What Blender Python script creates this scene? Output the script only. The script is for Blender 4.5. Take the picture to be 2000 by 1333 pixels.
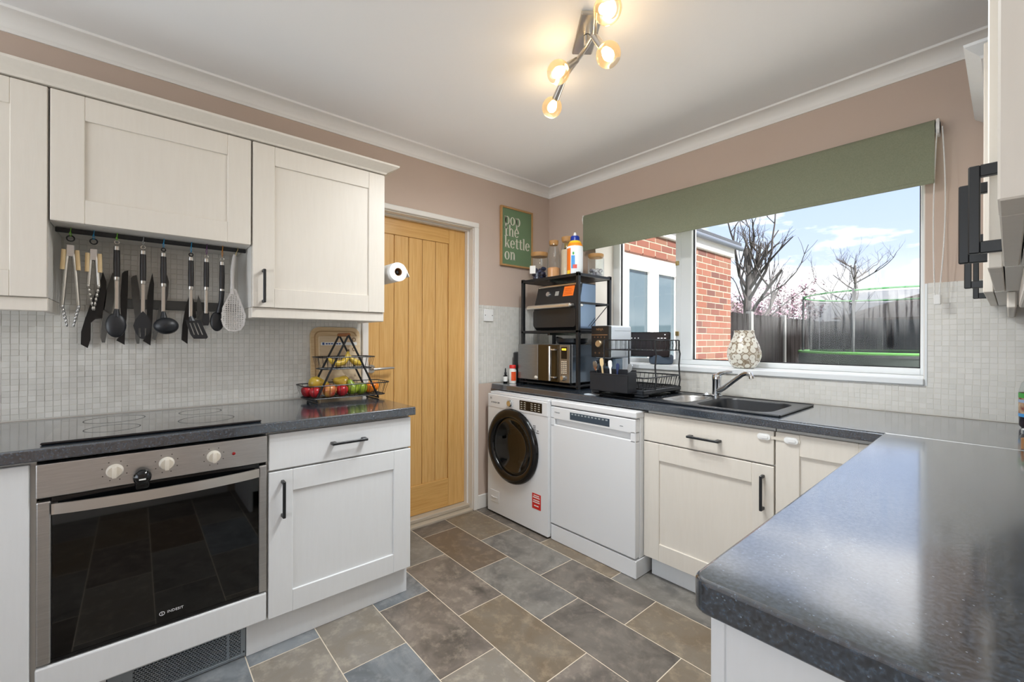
import bpy, bmesh, math, random
from mathutils import Vector, Matrix
random.seed(7)
for _o in list(bpy.data.objects): bpy.data.objects.remove(_o, do_unlink=True)
SC = bpy.context.scene
COL = SC.collection
PI = math.pi

# ---------------------------------------------------------------- camera
cam_d = bpy.data.cameras.new('camera')
cam = bpy.data.objects.new('camera', cam_d); COL.objects.link(cam)
cam_d.sensor_width = 36.0
cam_d.lens = 844.6/2000*36.0
cam_d.shift_y = -3.04/2000
cam_d.clip_start = 0.02; cam_d.clip_end = 300
cam.matrix_world = (Matrix.Translation((2.4941, -2.5692, 1.2119))
                    @ Matrix.Rotation(math.radians(49.0035), 4, 'Z')
                    @ Matrix.Rotation(math.radians(90), 4, 'X')
                    @ Matrix.Rotation(math.radians(0.166), 4, 'Z'))
SC.camera = cam

# ---------------------------------------------------------------- view
SC.view_settings.view_transform = 'Standard'
SC.view_settings.look = 'None'
SC.view_settings.exposure = 0.95
SC.view_settings.gamma = 1.0
SC.view_settings.use_curve_mapping = False

# ---------------------------------------------------------------- sky
world = bpy.data.worlds.new('sky'); SC.world = world
world.use_nodes = True
nt = world.node_tree; nt.nodes.clear()
def N(nt, typ, **kw):
    n = nt.nodes.new(typ)
    for k, v in kw.items(): setattr(n, k, v)
    return n
wo = N(nt, 'ShaderNodeOutputWorld'); bg = N(nt, 'ShaderNodeBackground')
tc = N(nt, 'ShaderNodeTexCoord'); sp = N(nt, 'ShaderNodeSeparateXYZ')
nt.links.new(tc.outputs['Generated'], sp.inputs[0])
rp = N(nt, 'ShaderNodeValToRGB')
rp.color_ramp.elements[0].position = 0.0; rp.color_ramp.elements[0].color = (0.95, 0.98, 1.02, 1)
rp.color_ramp.elements[1].position = 0.9; rp.color_ramp.elements[1].color = (0.20, 0.36, 0.80, 1)
e = rp.color_ramp.elements.new(0.16); e.color = (0.53, 0.64, 0.87, 1)
e = rp.color_ramp.elements.new(0.34); e.color = (0.42, 0.55, 0.84, 1)
nt.links.new(sp.outputs['Z'], rp.inputs[0])
mp = N(nt, 'ShaderNodeMapping'); mp.inputs['Scale'].default_value = (1.0, 1.0, 3.4)
mp.inputs['Location'].default_value = (0.35, 0.1, 0.2)
nt.links.new(tc.outputs['Generated'], mp.inputs[0])
nz = N(nt, 'ShaderNodeTexNoise'); nz.inputs['Scale'].default_value = 4.2; nz.inputs['Detail'].default_value = 7
nz.inputs['Roughness'].default_value = 0.55
nt.links.new(mp.outputs[0], nz.inputs['Vector'])
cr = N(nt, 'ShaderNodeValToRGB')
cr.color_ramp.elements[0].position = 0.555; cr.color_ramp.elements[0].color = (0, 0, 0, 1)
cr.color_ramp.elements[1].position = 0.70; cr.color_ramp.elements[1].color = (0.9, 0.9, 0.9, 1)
# cloud thickened higher up, out of view, to brighten the worktop reflection
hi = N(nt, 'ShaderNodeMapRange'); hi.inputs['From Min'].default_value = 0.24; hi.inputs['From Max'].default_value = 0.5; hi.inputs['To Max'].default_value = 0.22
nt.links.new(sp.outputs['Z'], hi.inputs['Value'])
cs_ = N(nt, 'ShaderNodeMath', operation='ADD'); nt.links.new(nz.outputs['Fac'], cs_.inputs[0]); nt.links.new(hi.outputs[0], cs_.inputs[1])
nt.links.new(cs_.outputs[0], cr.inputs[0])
mx = N(nt, 'ShaderNodeMix', data_type='RGBA')
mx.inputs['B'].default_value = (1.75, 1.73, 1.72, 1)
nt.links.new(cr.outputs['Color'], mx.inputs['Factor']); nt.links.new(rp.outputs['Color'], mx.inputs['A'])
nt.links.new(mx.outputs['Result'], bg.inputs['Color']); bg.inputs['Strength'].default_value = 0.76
nt.links.new(bg.outputs[0], wo.inputs[0])

# ---------------------------------------------------------------- sun, and a fill light added behind the camera
sd = bpy.data.lights.new('sun', 'SUN'); sd.energy = 11.0; sd.angle = math.radians(8); sd.color = (1, 0.97, 0.93)
sun = bpy.data.objects.new('sun', sd); COL.objects.link(sun)
sun.rotation_euler = Vector((-0.75, 0.06, -0.75)).to_track_quat('-Z', 'Y').to_euler()
ad = bpy.data.lights.new('rear_fill_light', 'AREA'); ad.shape = 'RECTANGLE'; ad.size = 2.1; ad.size_y = 1.6
ad.energy = 22; ad.color = (0.86, 0.94, 1.0)
al = bpy.data.objects.new('rear_fill_light', ad); COL.objects.link(al)
al.location = (1.42, -4.86, 1.25); al.rotation_euler = (math.radians(135), 0, 0)
LAMP_STRENGTH = 20.0   # glow of the bulbs themselves
SPOT_WATTS = 18.5      # light thrown by each head

# ---------------------------------------------------------------- colour and materials
def lin(c):
    r = []
    for v in c:
        v /= 255.0
        r.append(v/12.92 if v <= 0.04045 else ((v+0.055)/1.055)**2.4)
    return (*r, 1.0)
MATS = {}
def mat(name, rgb, rough=0.5, metal=0.0, spec=0.5, noise=None, bump=None, coat=0.0, stretch=None, rnd=0.0, alpha=None, rgb2=None, emit=None):
    """principled material; noise=(scale, amount) mottles towards rgb2; bump=(scale, strength)"""
    if name in MATS: return MATS[name]
    m = bpy.data.materials.new(name); m.use_nodes = True
    t = m.node_tree; p = t.nodes['Principled BSDF']
    p.inputs['Base Color'].default_value = lin(rgb)
    p.inputs['Roughness'].default_value = rough; p.inputs['Metallic'].default_value = metal
    p.inputs['Specular IOR Level'].default_value = spec
    p.inputs['Coat Weight'].default_value = coat; p.inputs['Coat Roughness'].default_value = 0.08
    if emit: p.inputs['Emission Color'].default_value = lin(emit[0]); p.inputs['Emission Strength'].default_value = emit[1]
    vec = None
    if noise or bump:
        c = N(t, 'ShaderNodeTexCoord'); vec = c.outputs['Object']
        if stretch:
            q = N(t, 'ShaderNodeMapping'); q.inputs['Scale'].default_value = stretch
            t.links.new(vec, q.inputs[0]); vec = q.outputs[0]
        if rnd == 'obj':
            oi = N(t, 'ShaderNodeObjectInfo'); va = N(t, 'ShaderNodeVectorMath', operation='ADD')
            ml = N(t, 'ShaderNodeMath', operation='MULTIPLY'); ml.inputs[1].default_value = 37.0
            t.links.new(oi.outputs['Random'], ml.inputs[0]); t.links.new(ml.outputs[0], va.inputs[1]); t.links.new(vec, va.inputs[0]); vec = va.outputs[0]
    if noise:
        z = N(t, 'ShaderNodeTexNoise'); z.inputs['Scale'].default_value = noise[0]; z.inputs['Detail'].default_value = 6
        t.links.new(vec, z.inputs['Vector'])
        mr = N(t, 'ShaderNodeMapRange'); mr.inputs['From Min'].default_value = 0.35; mr.inputs['From Max'].default_value = 0.68
        mr.inputs['To Max'].default_value = noise[1]
        t.links.new(z.outputs['Fac'], mr.inputs['Value'])
        x = N(t, 'ShaderNodeMix', data_type='RGBA'); x.inputs['A'].default_value = lin(rgb)
        x.inputs['B'].default_value = lin(rgb2 if rgb2 else tuple(v*0.8 for v in rgb))
        t.links.new(mr.outputs[0], x.inputs['Factor']); t.links.new(x.outputs['Result'], p.inputs['Base Color'])
    if bump:
        z2 = N(t, 'ShaderNodeTexNoise'); z2.inputs['Scale'].default_value = bump[0]; z2.inputs['Detail'].default_value = 4
        t.links.new(vec, z2.inputs['Vector'])
        b = N(t, 'ShaderNodeBump'); b.inputs['Strength'].default_value = bump[1]; b.inputs['Distance'].default_value = 0.002
        t.links.new(z2.outputs['Fac'], b.inputs['Height']); t.links.new(b.outputs[0], p.inputs['Normal'])
    MATS[name] = m
    return m
def schlick(t, f0=.05):
    g = N(t, 'ShaderNodeNewGeometry'); d = N(t, 'ShaderNodeVectorMath', operation='DOT_PRODUCT')
    t.links.new(g.outputs['Normal'], d.inputs[0]); t.links.new(g.outputs['Incoming'], d.inputs[1])
    a = N(t, 'ShaderNodeMath', operation='ABSOLUTE'); t.links.new(d.outputs['Value'], a.inputs[0])
    b = N(t, 'ShaderNodeMath', operation='SUBTRACT'); b.inputs[0].default_value = 1.0; t.links.new(a.outputs[0], b.inputs[1])
    c = N(t, 'ShaderNodeMath', operation='POWER'); c.inputs[1].default_value = 5.0; t.links.new(b.outputs[0], c.inputs[0])
    e = N(t, 'ShaderNodeMath', operation='MULTIPLY_ADD'); e.inputs[1].default_value = 1-f0; e.inputs[2].default_value = f0
    t.links.new(c.outputs[0], e.inputs[0]); return e
def thin_glass(name, tint=(255, 255, 255), refl=1.0, rough=0.02, veil=0.0, veil_rgb=(235, 240, 245)):
    if name in MATS: return MATS[name]
    m = bpy.data.materials.new(name); m.use_nodes = True; t = m.node_tree; t.nodes.clear()
    o = N(t, 'ShaderNodeOutputMaterial'); tr = N(t, 'ShaderNodeBsdfTransparent'); gl = N(t, 'ShaderNodeBsdfGlossy')
    tr.inputs['Color'].default_value = lin(tint); gl.inputs['Roughness'].default_value = rough
    fr = schlick(t)
    ml = N(t, 'ShaderNodeMath', operation='MULTIPLY'); ml.inputs[1].default_value = refl; ml.use_clamp = True
    t.links.new(fr.outputs[0], ml.inputs[0])
    ms = N(t, 'ShaderNodeMixShader'); t.links.new(ml.outputs[0], ms.inputs[0]); t.links.new(tr.outputs[0], ms.inputs[1]); t.links.new(gl.outputs[0], ms.inputs[2])
    out = ms.outputs[0]
    if veil:
        df = N(t, 'ShaderNodeBsdfTranslucent'); df.inputs['Color'].default_value = lin(veil_rgb)
        m2 = N(t, 'ShaderNodeMixShader'); m2.inputs[0].default_value = veil
        t.links.new(out, m2.inputs[1]); t.links.new(df.outputs[0], m2.inputs[2]); out = m2.outputs[0]
    t.links.new(out, o.inputs[0]); MATS[name] = m
    return m

PAINT = mat('wall_paint', (204, 185, 171), 0.85, noise=(3, .25), rgb2=(196, 176, 161), bump=(90, .12))
CEIL = mat('ceiling_paint', (250, 250, 250), 0.9, bump=(60, .1))
COVE = mat('coving_paint', (248, 247, 244), 0.7)
WHITEW = mat('white_woodwork', (232, 228, 222), 0.45)
CREAM = mat('cream_cabinet', (226, 219, 208), 0.42, noise=(14, .35), rgb2=(219, 211, 199), stretch=(6, 6, .6), bump=(40, .08))
WHITEC = mat('white_cabinet', (230, 232, 233), 0.42, noise=(14, .3), rgb2=(224, 225, 225), stretch=(6, 6, .6), bump=(40, .08))
CARC = mat('carcass_white', (222, 219, 213), 0.5)
APPL = mat('appliance_white', (226, 227, 228), 0.3)
BLACKM = mat('black_metal', (22, 24, 27), 0.38, spec=.5)
BLACKP = mat('black_plastic', (20, 22, 26), 0.35)
BLACKG = mat('black_gloss', (12, 13, 15), 0.12)
GREYP = mat('grey_plastic', (74, 74, 72), 0.45)
STEEL = mat('brushed_steel', (206, 206, 205), 0.34, 1.0, noise=(8, .5), rgb2=(180, 180, 180), stretch=(2, 2, 60))
CHROME = mat('chrome', (220, 224, 228), 0.1, 1.0)
SATIN = mat('satin_metal', (205, 202, 196), 0.28, 1.0)
UPVC = mat('white_upvc', (232, 236, 238), 0.3)
RUBBER = mat('black_gasket', (18, 18, 20), 0.6)
BRASSY = mat('brass_screw', (190, 170, 120), 0.4, 1.0)
OAKV = mat('oak_vertical', (222, 178, 112), 0.36, noise=(5, .75), rgb2=(204, 152, 82), stretch=(24, 24, 1.1), bump=(5, .2))
OAKH = mat('oak_horizontal', (218, 172, 104), 0.36, noise=(5, .75), rgb2=(200, 148, 78), stretch=(24, 1.1, 24), bump=(5, .2))
LIGHTW = mat('light_wood', (224, 198, 152), 0.5, noise=(6, .5), rgb2=(204, 172, 122), stretch=(20, 20, 2))
LIDW = mat('bamboo_lid', (188, 142, 88), 0.5, noise=(8, .5), rgb2=(166, 118, 66), stretch=(3, 30, 30))
BOARDW = mat('board_wood', (214, 188, 148), 0.5, noise=(6, .6), rgb2=(192, 158, 112), stretch=(20, 3, 20))
GROUT = mat('floor_grout', (222, 210, 190), 0.8)
WGROUT = mat('wall_grout', (226, 223, 214), 0.8)
BLINDM = mat('blind_fabric', (138, 142, 120), 0.9, noise=(260, .5), rgb2=(118, 122, 100), bump=(300, .3))
WHITEP = mat('white_plastic', (236, 236, 234), 0.35)
PAPER = mat('paper', (240, 240, 238), 0.9)
CARD = mat('cardboard', (150, 112, 76), 0.9)
LABELW = mat('label_white', (236, 236, 232), 0.6)
REDM = mat('red_print', (206, 38, 32), 0.5)
ORANGE = mat('orange_print', (232, 112, 30), 0.5)
GREENF = mat('poster_green', (112, 140, 104), 0.7)
PANE = thin_glass('window_glass', refl=.25)
JARG = thin_glass('jar_glass', (246, 250, 250), 1.0)
SMOKE = thin_glass('smoked_globe', (238, 226, 206), 1.2, veil=.05, veil_rgb=(255, 225, 170))
OVENG = thin_glass('oven_glass', (58, 60, 64), 1.35, .03)
DRUMG = thin_glass('porthole_glass', (120, 126, 132), 1.5, .03)

# worktop: charcoal with pale flecks
def worktop_mat():
    m = bpy.data.materials.new('charcoal_laminate'); m.use_nodes = True; t = m.node_tree; p = t.nodes['Principled BSDF']
    c = N(t, 'ShaderNodeTexCoord')
    z1 = N(t, 'ShaderNodeTexNoise'); z1.inputs['Scale'].default_value = 190; z1.inputs['Detail'].default_value = 5
    z2 = N(t, 'ShaderNodeTexVoronoi'); z2.inputs['Scale'].default_value = 150
    z3 = N(t, 'ShaderNodeTexNoise'); z3.inputs['Scale'].default_value = 22; z3.inputs['Detail'].default_value = 3
    for z in (z1, z2, z3): t.links.new(c.outputs['Object'], z.inputs['Vector'])
    r = N(t, 'ShaderNodeValToRGB'); r.color_ramp.elements[0].position = .38; r.color_ramp.elements[0].color = lin((18, 24, 31))
    r.color_ramp.elements[1].position = .72; r.color_ramp.elements[1].color = lin((66, 80, 95))
    t.links.new(z1.outputs['Fac'], r.inputs[0])
    fl = N(t, 'ShaderNodeMath', operation='LESS_THAN'); fl.inputs[1].default_value = .17
    t.links.new(z2.outputs['Distance'], fl.inputs[0])
    gt = N(t, 'ShaderNodeMath', operation='GREATER_THAN'); gt.inputs[1].default_value = .56
    t.links.new(z3.outputs['Fac'], gt.inputs[0])
    mu = N(t, 'ShaderNodeMath', operation='MULTIPLY'); t.links.new(fl.outputs[0], mu.inputs[0]); t.links.new(gt.outputs[0], mu.inputs[1])
    x = N(t, 'ShaderNodeMix', data_type='RGBA'); x.inputs['B'].default_value = lin((104, 118, 132))
    t.links.new(mu.outputs[0], x.inputs['Factor']); t.links.new(r.outputs['Color'], x.inputs['A'])
    t.links.new(x.outputs['Result'], p.inputs['Base Color'])
    p.inputs['Roughness'].default_value = .24; p.inputs['Specular IOR Level'].default_value = .8; p.inputs['Coat Weight'].default_value = 1.0; p.inputs['Coat IOR'].default_value = 1.85; p.inputs['Coat Roughness'].default_value = .10
    b = N(t, 'ShaderNodeBump'); b.inputs['Strength'].default_value = .05; b.inputs['Distance'].default_value = .001
    t.links.new(z1.outputs['Fac'], b.inputs['Height']); t.links.new(b.outputs[0], p.inputs['Normal'])
    return m
TOPM = worktop_mat()

def slate_mat(name, a, b, c3):
    m = bpy.data.materials.new(name); m.use_nodes = True; t = m.node_tree; p = t.nodes['Principled BSDF']
    c = N(t, 'ShaderNodeTexCoord'); oi = N(t, 'ShaderNodeObjectInfo')
    ml = N(t, 'ShaderNodeMath', operation='MULTIPLY'); ml.inputs[1].default_value = 53.0
    t.links.new(oi.outputs['Random'], ml.inputs[0])
    va = N(t, 'ShaderNodeVectorMath', operation='ADD'); t.links.new(c.outputs['Object'], va.inputs[0]); t.links.new(ml.outputs[0], va.inputs[1])
    z1 = N(t, 'ShaderNodeTexNoise'); z1.inputs['Scale'].default_value = 5.5; z1.inputs['Detail'].default_value = 9; z1.inputs['Roughness'].default_value = .62
    z1.inputs['Distortion'].default_value = .7
    z2 = N(t, 'ShaderNodeTexNoise'); z2.inputs['Scale'].default_value = 17; z2.inputs['Detail'].default_value = 8; z2.inputs['Roughness'].default_value = .7
    t.links.new(va.outputs[0], z1.inputs['Vector']); t.links.new(va.outputs[0], z2.inputs['Vector'])
    r = N(t, 'ShaderNodeValToRGB'); r.color_ramp.elements[0].position = .30; r.color_ramp.elements[0].color = lin(a)
    r.color_ramp.elements[1].position = .62; r.color_ramp.elements[1].color = lin(b)
    t.links.new(z1.outputs['Fac'], r.inputs[0])
    mr = N(t, 'ShaderNodeMapRange'); mr.inputs['From Min'].default_value = .5; mr.inputs['From Max'].default_value = .72; mr.inputs['To Max'].default_value = .6
    t.links.new(z2.outputs['Fac'], mr.inputs['Value'])
    x = N(t, 'ShaderNodeMix', data_type='RGBA'); x.inputs['B'].default_value = lin(c3)
    t.links.new(mr.outputs[0], x.inputs['Factor']); t.links.new(r.outputs['Color'], x.inputs['A']); t.links.new(x.outputs['Result'], p.inputs['Base Color'])
    p.inputs['Roughness'].default_value = .42
    bp = N(t, 'ShaderNodeBump'); bp.inputs['Strength'].default_value = .25; bp.inputs['Distance'].default_value = .002
    t.links.new(z2.outputs['Fac'], bp.inputs['Height']); t.links.new(bp.outputs[0], p.inputs['Normal'])
    return m
SLATE = {
    'dark': slate_mat('slate_dark_brown', (73, 67, 62), (117, 110, 102), (151, 140, 128)),
    'mott': slate_mat('slate_mottled', (78, 73, 68), (130, 120, 111), (180, 168, 151)),
    'tan': slate_mat('slate_tan', (115, 99, 79), (125, 115, 101), (174, 157, 132)),
    'brn': slate_mat('slate_brown', (106, 91, 74), (109, 96, 84), (157, 140, 118)),
    'grey': slate_mat('slate_grey', (94, 91, 88), (133, 129, 122), (163, 157, 149)),
    'blue': slate_mat('slate_blue_grey', (91, 95, 98), (133, 138, 142), (163, 164, 164)),
    'beige': slate_mat('slate_beige', (131, 122, 109), (139, 133, 125), (191, 181, 164)),
}

# ---------------------------------------------------------------- mesh builder
class MB:
    def __init__(s): s.v = []; s.f = []; s.M = None
    def _add(s, vs, fs):
        o = len(s.v)
        if s.M is not None: vs = [s.M @ Vector(v) for v in vs]
        s.v += [tuple(v) for v in vs]; s.f += [[i+o for i in f] for f in fs]
        return s
    def box(s, x0, x1, y0, y1, z0, z1, bev=0.0, seg=1):
        x0, x1 = min(x0, x1), max(x0, x1); y0, y1 = min(y0, y1), max(y0, y1); z0, z1 = min(z0, z1), max(z0, z1)
        if bev <= 0:
            return s._add([(x0,y0,z0),(x1,y0,z0),(x1,y1,z0),(x0,y1,z0),(x0,y0,z1),(x1,y0,z1),(x1,y1,z1),(x0,y1,z1)],
                          [(3,2,1,0),(4,5,6,7),(0,1,5,4),(1,2,6,5),(2,3,7,6),(3,0,4,7)])
        bm = bmesh.new(); bmesh.ops.create_cube(bm, size=1)
        for v in bm.verts: v.co = Vector(((x0+x1)/2+v.co.x*(x1-x0), (y0+y1)/2+v.co.y*(y1-y0), (z0+z1)/2+v.co.z*(z1-z0)))
        bev = min(bev, .49*min(x1-x0, y1-y0, z1-z0))
        bmesh.ops.bevel(bm, geom=bm.edges[:], offset=bev, segments=seg, profile=.5, affect='EDGES')
        return s._bm(bm)
    def _bm(s, bm):
        bm.verts.index_update()
        s._add([v.co.copy() for v in bm.verts], [[v.index for v in f.verts] for f in bm.faces]); bm.free(); return s
    def prism(s, poly, d0, d1, plane='yz'):
        """closed polygon given in plane, extruded along the third axis from d0 to d1"""
        n = len(poly)
        def P(a, b, d): return {'yz': (d, a, b), 'xz': (a, d, b), 'xy': (a, b, d)}[plane]
        vs = [P(a, b, d0) for a, b in poly]+[P(a, b, d1) for a, b in poly]
        fs = [list(range(n))[::-1], list(range(n, 2*n))]+[[i, (i+1) % n, n+(i+1) % n, n+i] for i in range(n)]
        return s._add(vs, fs)
    def ring(s, outer, inner, d0, d1, plane='xz'):
        n = len(outer)
        def P(a, b, d): return {'yz': (d, a, b), 'xz': (a, d, b), 'xy': (a, b, d)}[plane]
        vs = [P(a, b, d0) for a, b in outer]+[P(a, b, d0) for a, b in inner]+[P(a, b, d1) for a, b in outer]+[P(a, b, d1) for a, b in inner]
        fs = []
        for i in range(n):
            j = (i+1) % n
            fs += [[i, j, n+j, n+i], [2*n+i, 3*n+i, 3*n+j, 2*n+j], [i, 2*n+i, 2*n+j, j], [n+i, n+j, 3*n+j, 3*n+i]]
        return s._add(vs, fs)
    def cyl(s, p0, p1, r0, r1=None, n=16, caps=True):
        r1 = r0 if r1 is None else r1
        p0 = Vector(p0); p1 = Vector(p1); d = (p1-p0).normalized()
        a = d.orthogonal().normalized(); b = d.cross(a)
        vs = []
        for p, r in ((p0, r0), (p1, r1)):
            vs += [p+(a*math.cos(2*PI*i/n)+b*math.sin(2*PI*i/n))*r for i in range(n)]
        fs = [[i, (i+1) % n, n+(i+1) % n, n+i] for i in range(n)]
        if caps: fs += [list(range(n))[::-1], list(range(n, 2*n))]
        return s._add(vs, fs)
    def tube(s, pts, r, n=8, closed=False, caps=True):
        pts = [Vector(p) for p in pts]; m = len(pts); vs = []; prev = None
        rr = r if isinstance(r, (list, tuple)) else [r]*m
        for i, p in enumerate(pts):
            if closed: t = (pts[(i+1) % m]-pts[i-1])
            else: t = pts[min(i+1, m-1)]-pts[max(i-1, 0)]
            t.normalize()
            if prev is None: a = t.orthogonal().normalized()
            else:
                a = prev-t*prev.dot(t)
                a = a.normalized() if a.length > 1e-6 else t.orthogonal().normalized()
            prev = a; b = t.cross(a)
            vs += [p+(a*math.cos(2*PI*k/n)+b*math.sin(2*PI*k/n))*rr[i] for k in range(n)]
        fs = []
        for i in range(m if closed else m-1):
            j = (i+1) % m
            fs += [[i*n+k, i*n+(k+1) % n, j*n+(k+1) % n, j*n+k] for k in range(n)]
        if not closed and caps: fs += [list(range(n))[::-1], list(range((m-1)*n, m*n))]
        return s._add(vs, fs)
    def lathe(s, prof, c=(0, 0, 0), n=24, axis='z', squash=(1, 1)):
        """prof: (radius, height) list; end radii of 0 close the shape"""
        vs = []; fs = []; rows = []
        def P(x, y, h):
            x *= squash[0]; y *= squash[1]
            q = {'z': (x, y, h), 'x': (h, x, y), 'y': (x, h, y)}[axis]
            return (c[0]+q[0], c[1]+q[1], c[2]+q[2])
        for r, h in prof:
            if r <= 1e-7: rows.append([len(vs)]); vs.append(P(0, 0, h))
            else: rows.append(list(range(len(vs), len(vs)+n))); vs += [P(r*math.cos(2*PI*k/n), r*math.sin(2*PI*k/n), h) for k in range(n)]
        for a, b in zip(rows, rows[1:]):
            for k in range(n):
                l = (k+1) % n
                if len(a) == 1 and len(b) == 1: continue
                if len(a) == 1: fs.append([a[0], b[l], b[k]])
                elif len(b) == 1: fs.append([a[k], a[l], b[0]])
                else: fs.append([a[k], a[l], b[l], b[k]])
        return s._add(vs, fs)
    def ball(s, c, r, n=16, m=10):
        if not isinstance(r, (tuple, list)): r = (r, r, r)
        vs = [(0, 0, 1)]; 
        for i in range(1, m):
            th = PI*i/m
            vs += [(math.sin(th)*math.cos(2*PI*k/n), math.sin(th)*math.sin(2*PI*k/n), math.cos(th)) for k in range(n)]
        vs.append((0, 0, -1)); last = len(vs)-1; fs = []
        for k in range(n): fs.append([0, 1+k, 1+(k+1) % n])
        for i in range(m-2):
            for k in range(n): fs.append([1+i*n+k, 1+(i+1)*n+k, 1+(i+1)*n+(k+1) % n, 1+i*n+(k+1) % n])
        for k in range(n): fs.append([last, 1+(m-2)*n+(k+1) % n, 1+(m-2)*n+k])
        return s._add([(c[0]+v[0]*r[0], c[1]+v[1]*r[1], c[2]+v[2]*r[2]) for v in vs], fs)
    def mesh(s, name, smooth=False, off=(0, 0, 0)):
        me = bpy.data.meshes.new(name)
        me.from_pydata([(v[0]-off[0], v[1]-off[1], v[2]-off[2]) for v in s.v], [], s.f)
        bm = bmesh.new(); bm.from_mesh(me); bmesh.ops.recalc_face_normals(bm, faces=bm.faces[:]); bm.to_mesh(me); bm.free()
        if smooth:
            for p in me.polygons: p.use_smooth = True
            if smooth == 'auto':
                try: me.set_sharp_from_angle(angle=math.radians(40))
                except Exception: pass
        return me

def link(name, me, m, parent=None, loc=(0, 0, 0)):
    o = bpy.data.objects.new(name, me); COL.objects.link(o); o.location = loc
    if m is not None:
        me.materials.clear(); me.materials.append(m)
    if parent is not None: o.parent = parent
    return o
def thing(name, label, cat, loc=(0, 0, 0), rotz=0.0, group=None):
    o = bpy.data.objects.new(name, None); COL.objects.link(o)
    o.empty_display_size = .05; o.location = loc; o.rotation_euler = (0, 0, rotz)
    o['label'] = label; o['category'] = cat
    if group: o['group'] = group
    return o
def root_loc(o):
    while o.parent is not None: o = o.parent
    return o.location if o.type == 'EMPTY' or o.get('_org') else Vector((0, 0, 0))
def part(name, mb, m, parent, smooth=False, world=True, label=None, kind=None):
    """mesh child; world coordinates are moved into the root's frame"""
    off = tuple(root_loc(parent)) if world else (0, 0, 0)
    o = link(name, mb.mesh(name, smooth, off), m, parent)
    if label: o['label'] = label
    if kind: o['kind'] = kind
    return o
def tiny(*a, **k):
    o = part(*a, **k); o['kind'] = 'stuff'; return o
def solo(name, mb, m, label, cat, smooth=False, group=None, base=None):
    """a thing that is one mesh; origin at its base"""
    xs = [v[0] for v in mb.v]; ys = [v[1] for v in mb.v]; zs = [v[2] for v in mb.v]
    b = base or ((min(xs)+max(xs))/2, (min(ys)+max(ys))/2, min(zs))
    o = link(name, mb.mesh(name, smooth, b), m, None, b)
    o['_org'] = 1
    o['label'] = label; o['category'] = cat
    if group: o['group'] = group
    return o
def struct(name, mb, m, smooth=False, label=None):
    o = link(name, mb.mesh(name, smooth), m); o['kind'] = 'structure'
    if label: o['label'] = label
    return o
def copy_tree(o, parent=None):
    c = o.copy(); COL.objects.link(c)
    if parent is not None: c.parent = parent
    for ch in o.children: copy_tree(ch, c)
    return c
def ell(cx, cy, rx, ry, n=32, a0=0): return [(cx+rx*math.cos(a0+2*PI*i/n), cy+ry*math.sin(a0+2*PI*i/n)) for i in range(n)]
def rrect(x0, x1, y0, y1, r, k=5):
    out = []
    for cx, cy, a in ((x1-r, y1-r, 0), (x0+r, y1-r, PI/2), (x0+r, y0+r, PI), (x1-r, y0+r, 1.5*PI)):
        for i in range(k+1): out.append((cx+r*math.cos(a+PI/2*i/k), cy+r*math.sin(a+PI/2*i/k)))
    return out
def text_mesh(s, size, M, depth=.0006, spacing=1.0):
    """lettering as a mesh; M maps text plane (x right, y up, z out) to world"""
    cu = bpy.data.curves.new('lettering', 'FONT'); cu.body = s; cu.size = size; cu.extrude = depth
    cu.align_x = 'CENTER'; cu.align_y = 'CENTER'; cu.space_character = spacing; cu.resolution_u = 3
    o = bpy.data.objects.new('lettering', cu); COL.objects.link(o)
    bpy.context.view_layer.update()
    me = bpy.data.meshes.new_from_object(o.evaluated_get(bpy.context.evaluated_depsgraph_get()))
    bpy.data.objects.remove(o, do_unlink=True)
    mb = MB(); mb.M = M
    mb._add([v.co.copy() for v in me.vertices], [list(p.vertices) for p in me.polygons])
    mb.M = None
    return mb
def plane_M(origin, right, up):
    r = Vector(right).normalized(); u = Vector(up).normalized(); w = r.cross(u)
    return Matrix(((r.x, u.x, w.x, origin[0]), (r.y, u.y, w.y, origin[1]), (r.z, u.z, w.z, origin[2]), (0, 0, 0, 1)))
FX = lambda o: plane_M(o, (0, 1, 0), (0, 0, 1))      # faces +X
FY = lambda o: plane_M(o, (1, 0, 0), (0, 0, 1))      # faces -Y
FXN = lambda o: plane_M(o, (0, -1, 0), (0, 0, 1))    # faces -X

W = 2.83; YB = -4.7; ZC = 2.435; ZT = 0.892
# ================================================================ THE ROOM
# ---- floor with its slate-look tiles
floor = struct('floor', MB().box(-.14, W, YB, 0, -.06, -.0005), GROUT)
TL, TWD = .508, .2505
tile_meshes = {}
for k, m in SLATE.items():
    b = MB(); hx, hy = TL/2-.0017, TWD/2-.0017
    b.prism([(-hx, -hy), (hx, -hy), (hx, hy), (-hx, hy)], -.004, -.0004, 'xy')
    b.prism([(-hx+.001, -hy+.001), (hx-.001, -hy+.001), (hx-.001, hy-.001), (-hx+.001, hy-.001)], -.0004, 0, 'xy')
    me = b.mesh('tile_'+k); me.materials.append(m); tile_meshes[k] = me
known = {(-1, 0): 'dark', (-1, 1): 'tan', (-1, 2): 'grey', (-1, -1): 'dark',
         (0, -1): 'tan', (0, 0): 'grey', (0, 1): 'dark', (0, 2): 'tan',
         (1, -1): 'dark', (1, 0): 'brn', (1, 1): 'grey', (1, 2): 'dark', (1, 3): 'tan',
         (2, -1): 'grey', (2, 0): 'mott', (2, 1): 'tan', (2, 2): 'mott',
         (3, 0): 'blue', (3, 1): 'mott', (3, 2): 'beige', (3, 3): 'dark',
         (4, 0): 'beige', (4, 1): 'blue', (4, 2): 'dark', (5, 0): 'blue', (5, 1): 'beige', (5, 2): 'grey', (6, 0): 'blue', (6, 1): 'grey'}
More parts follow.
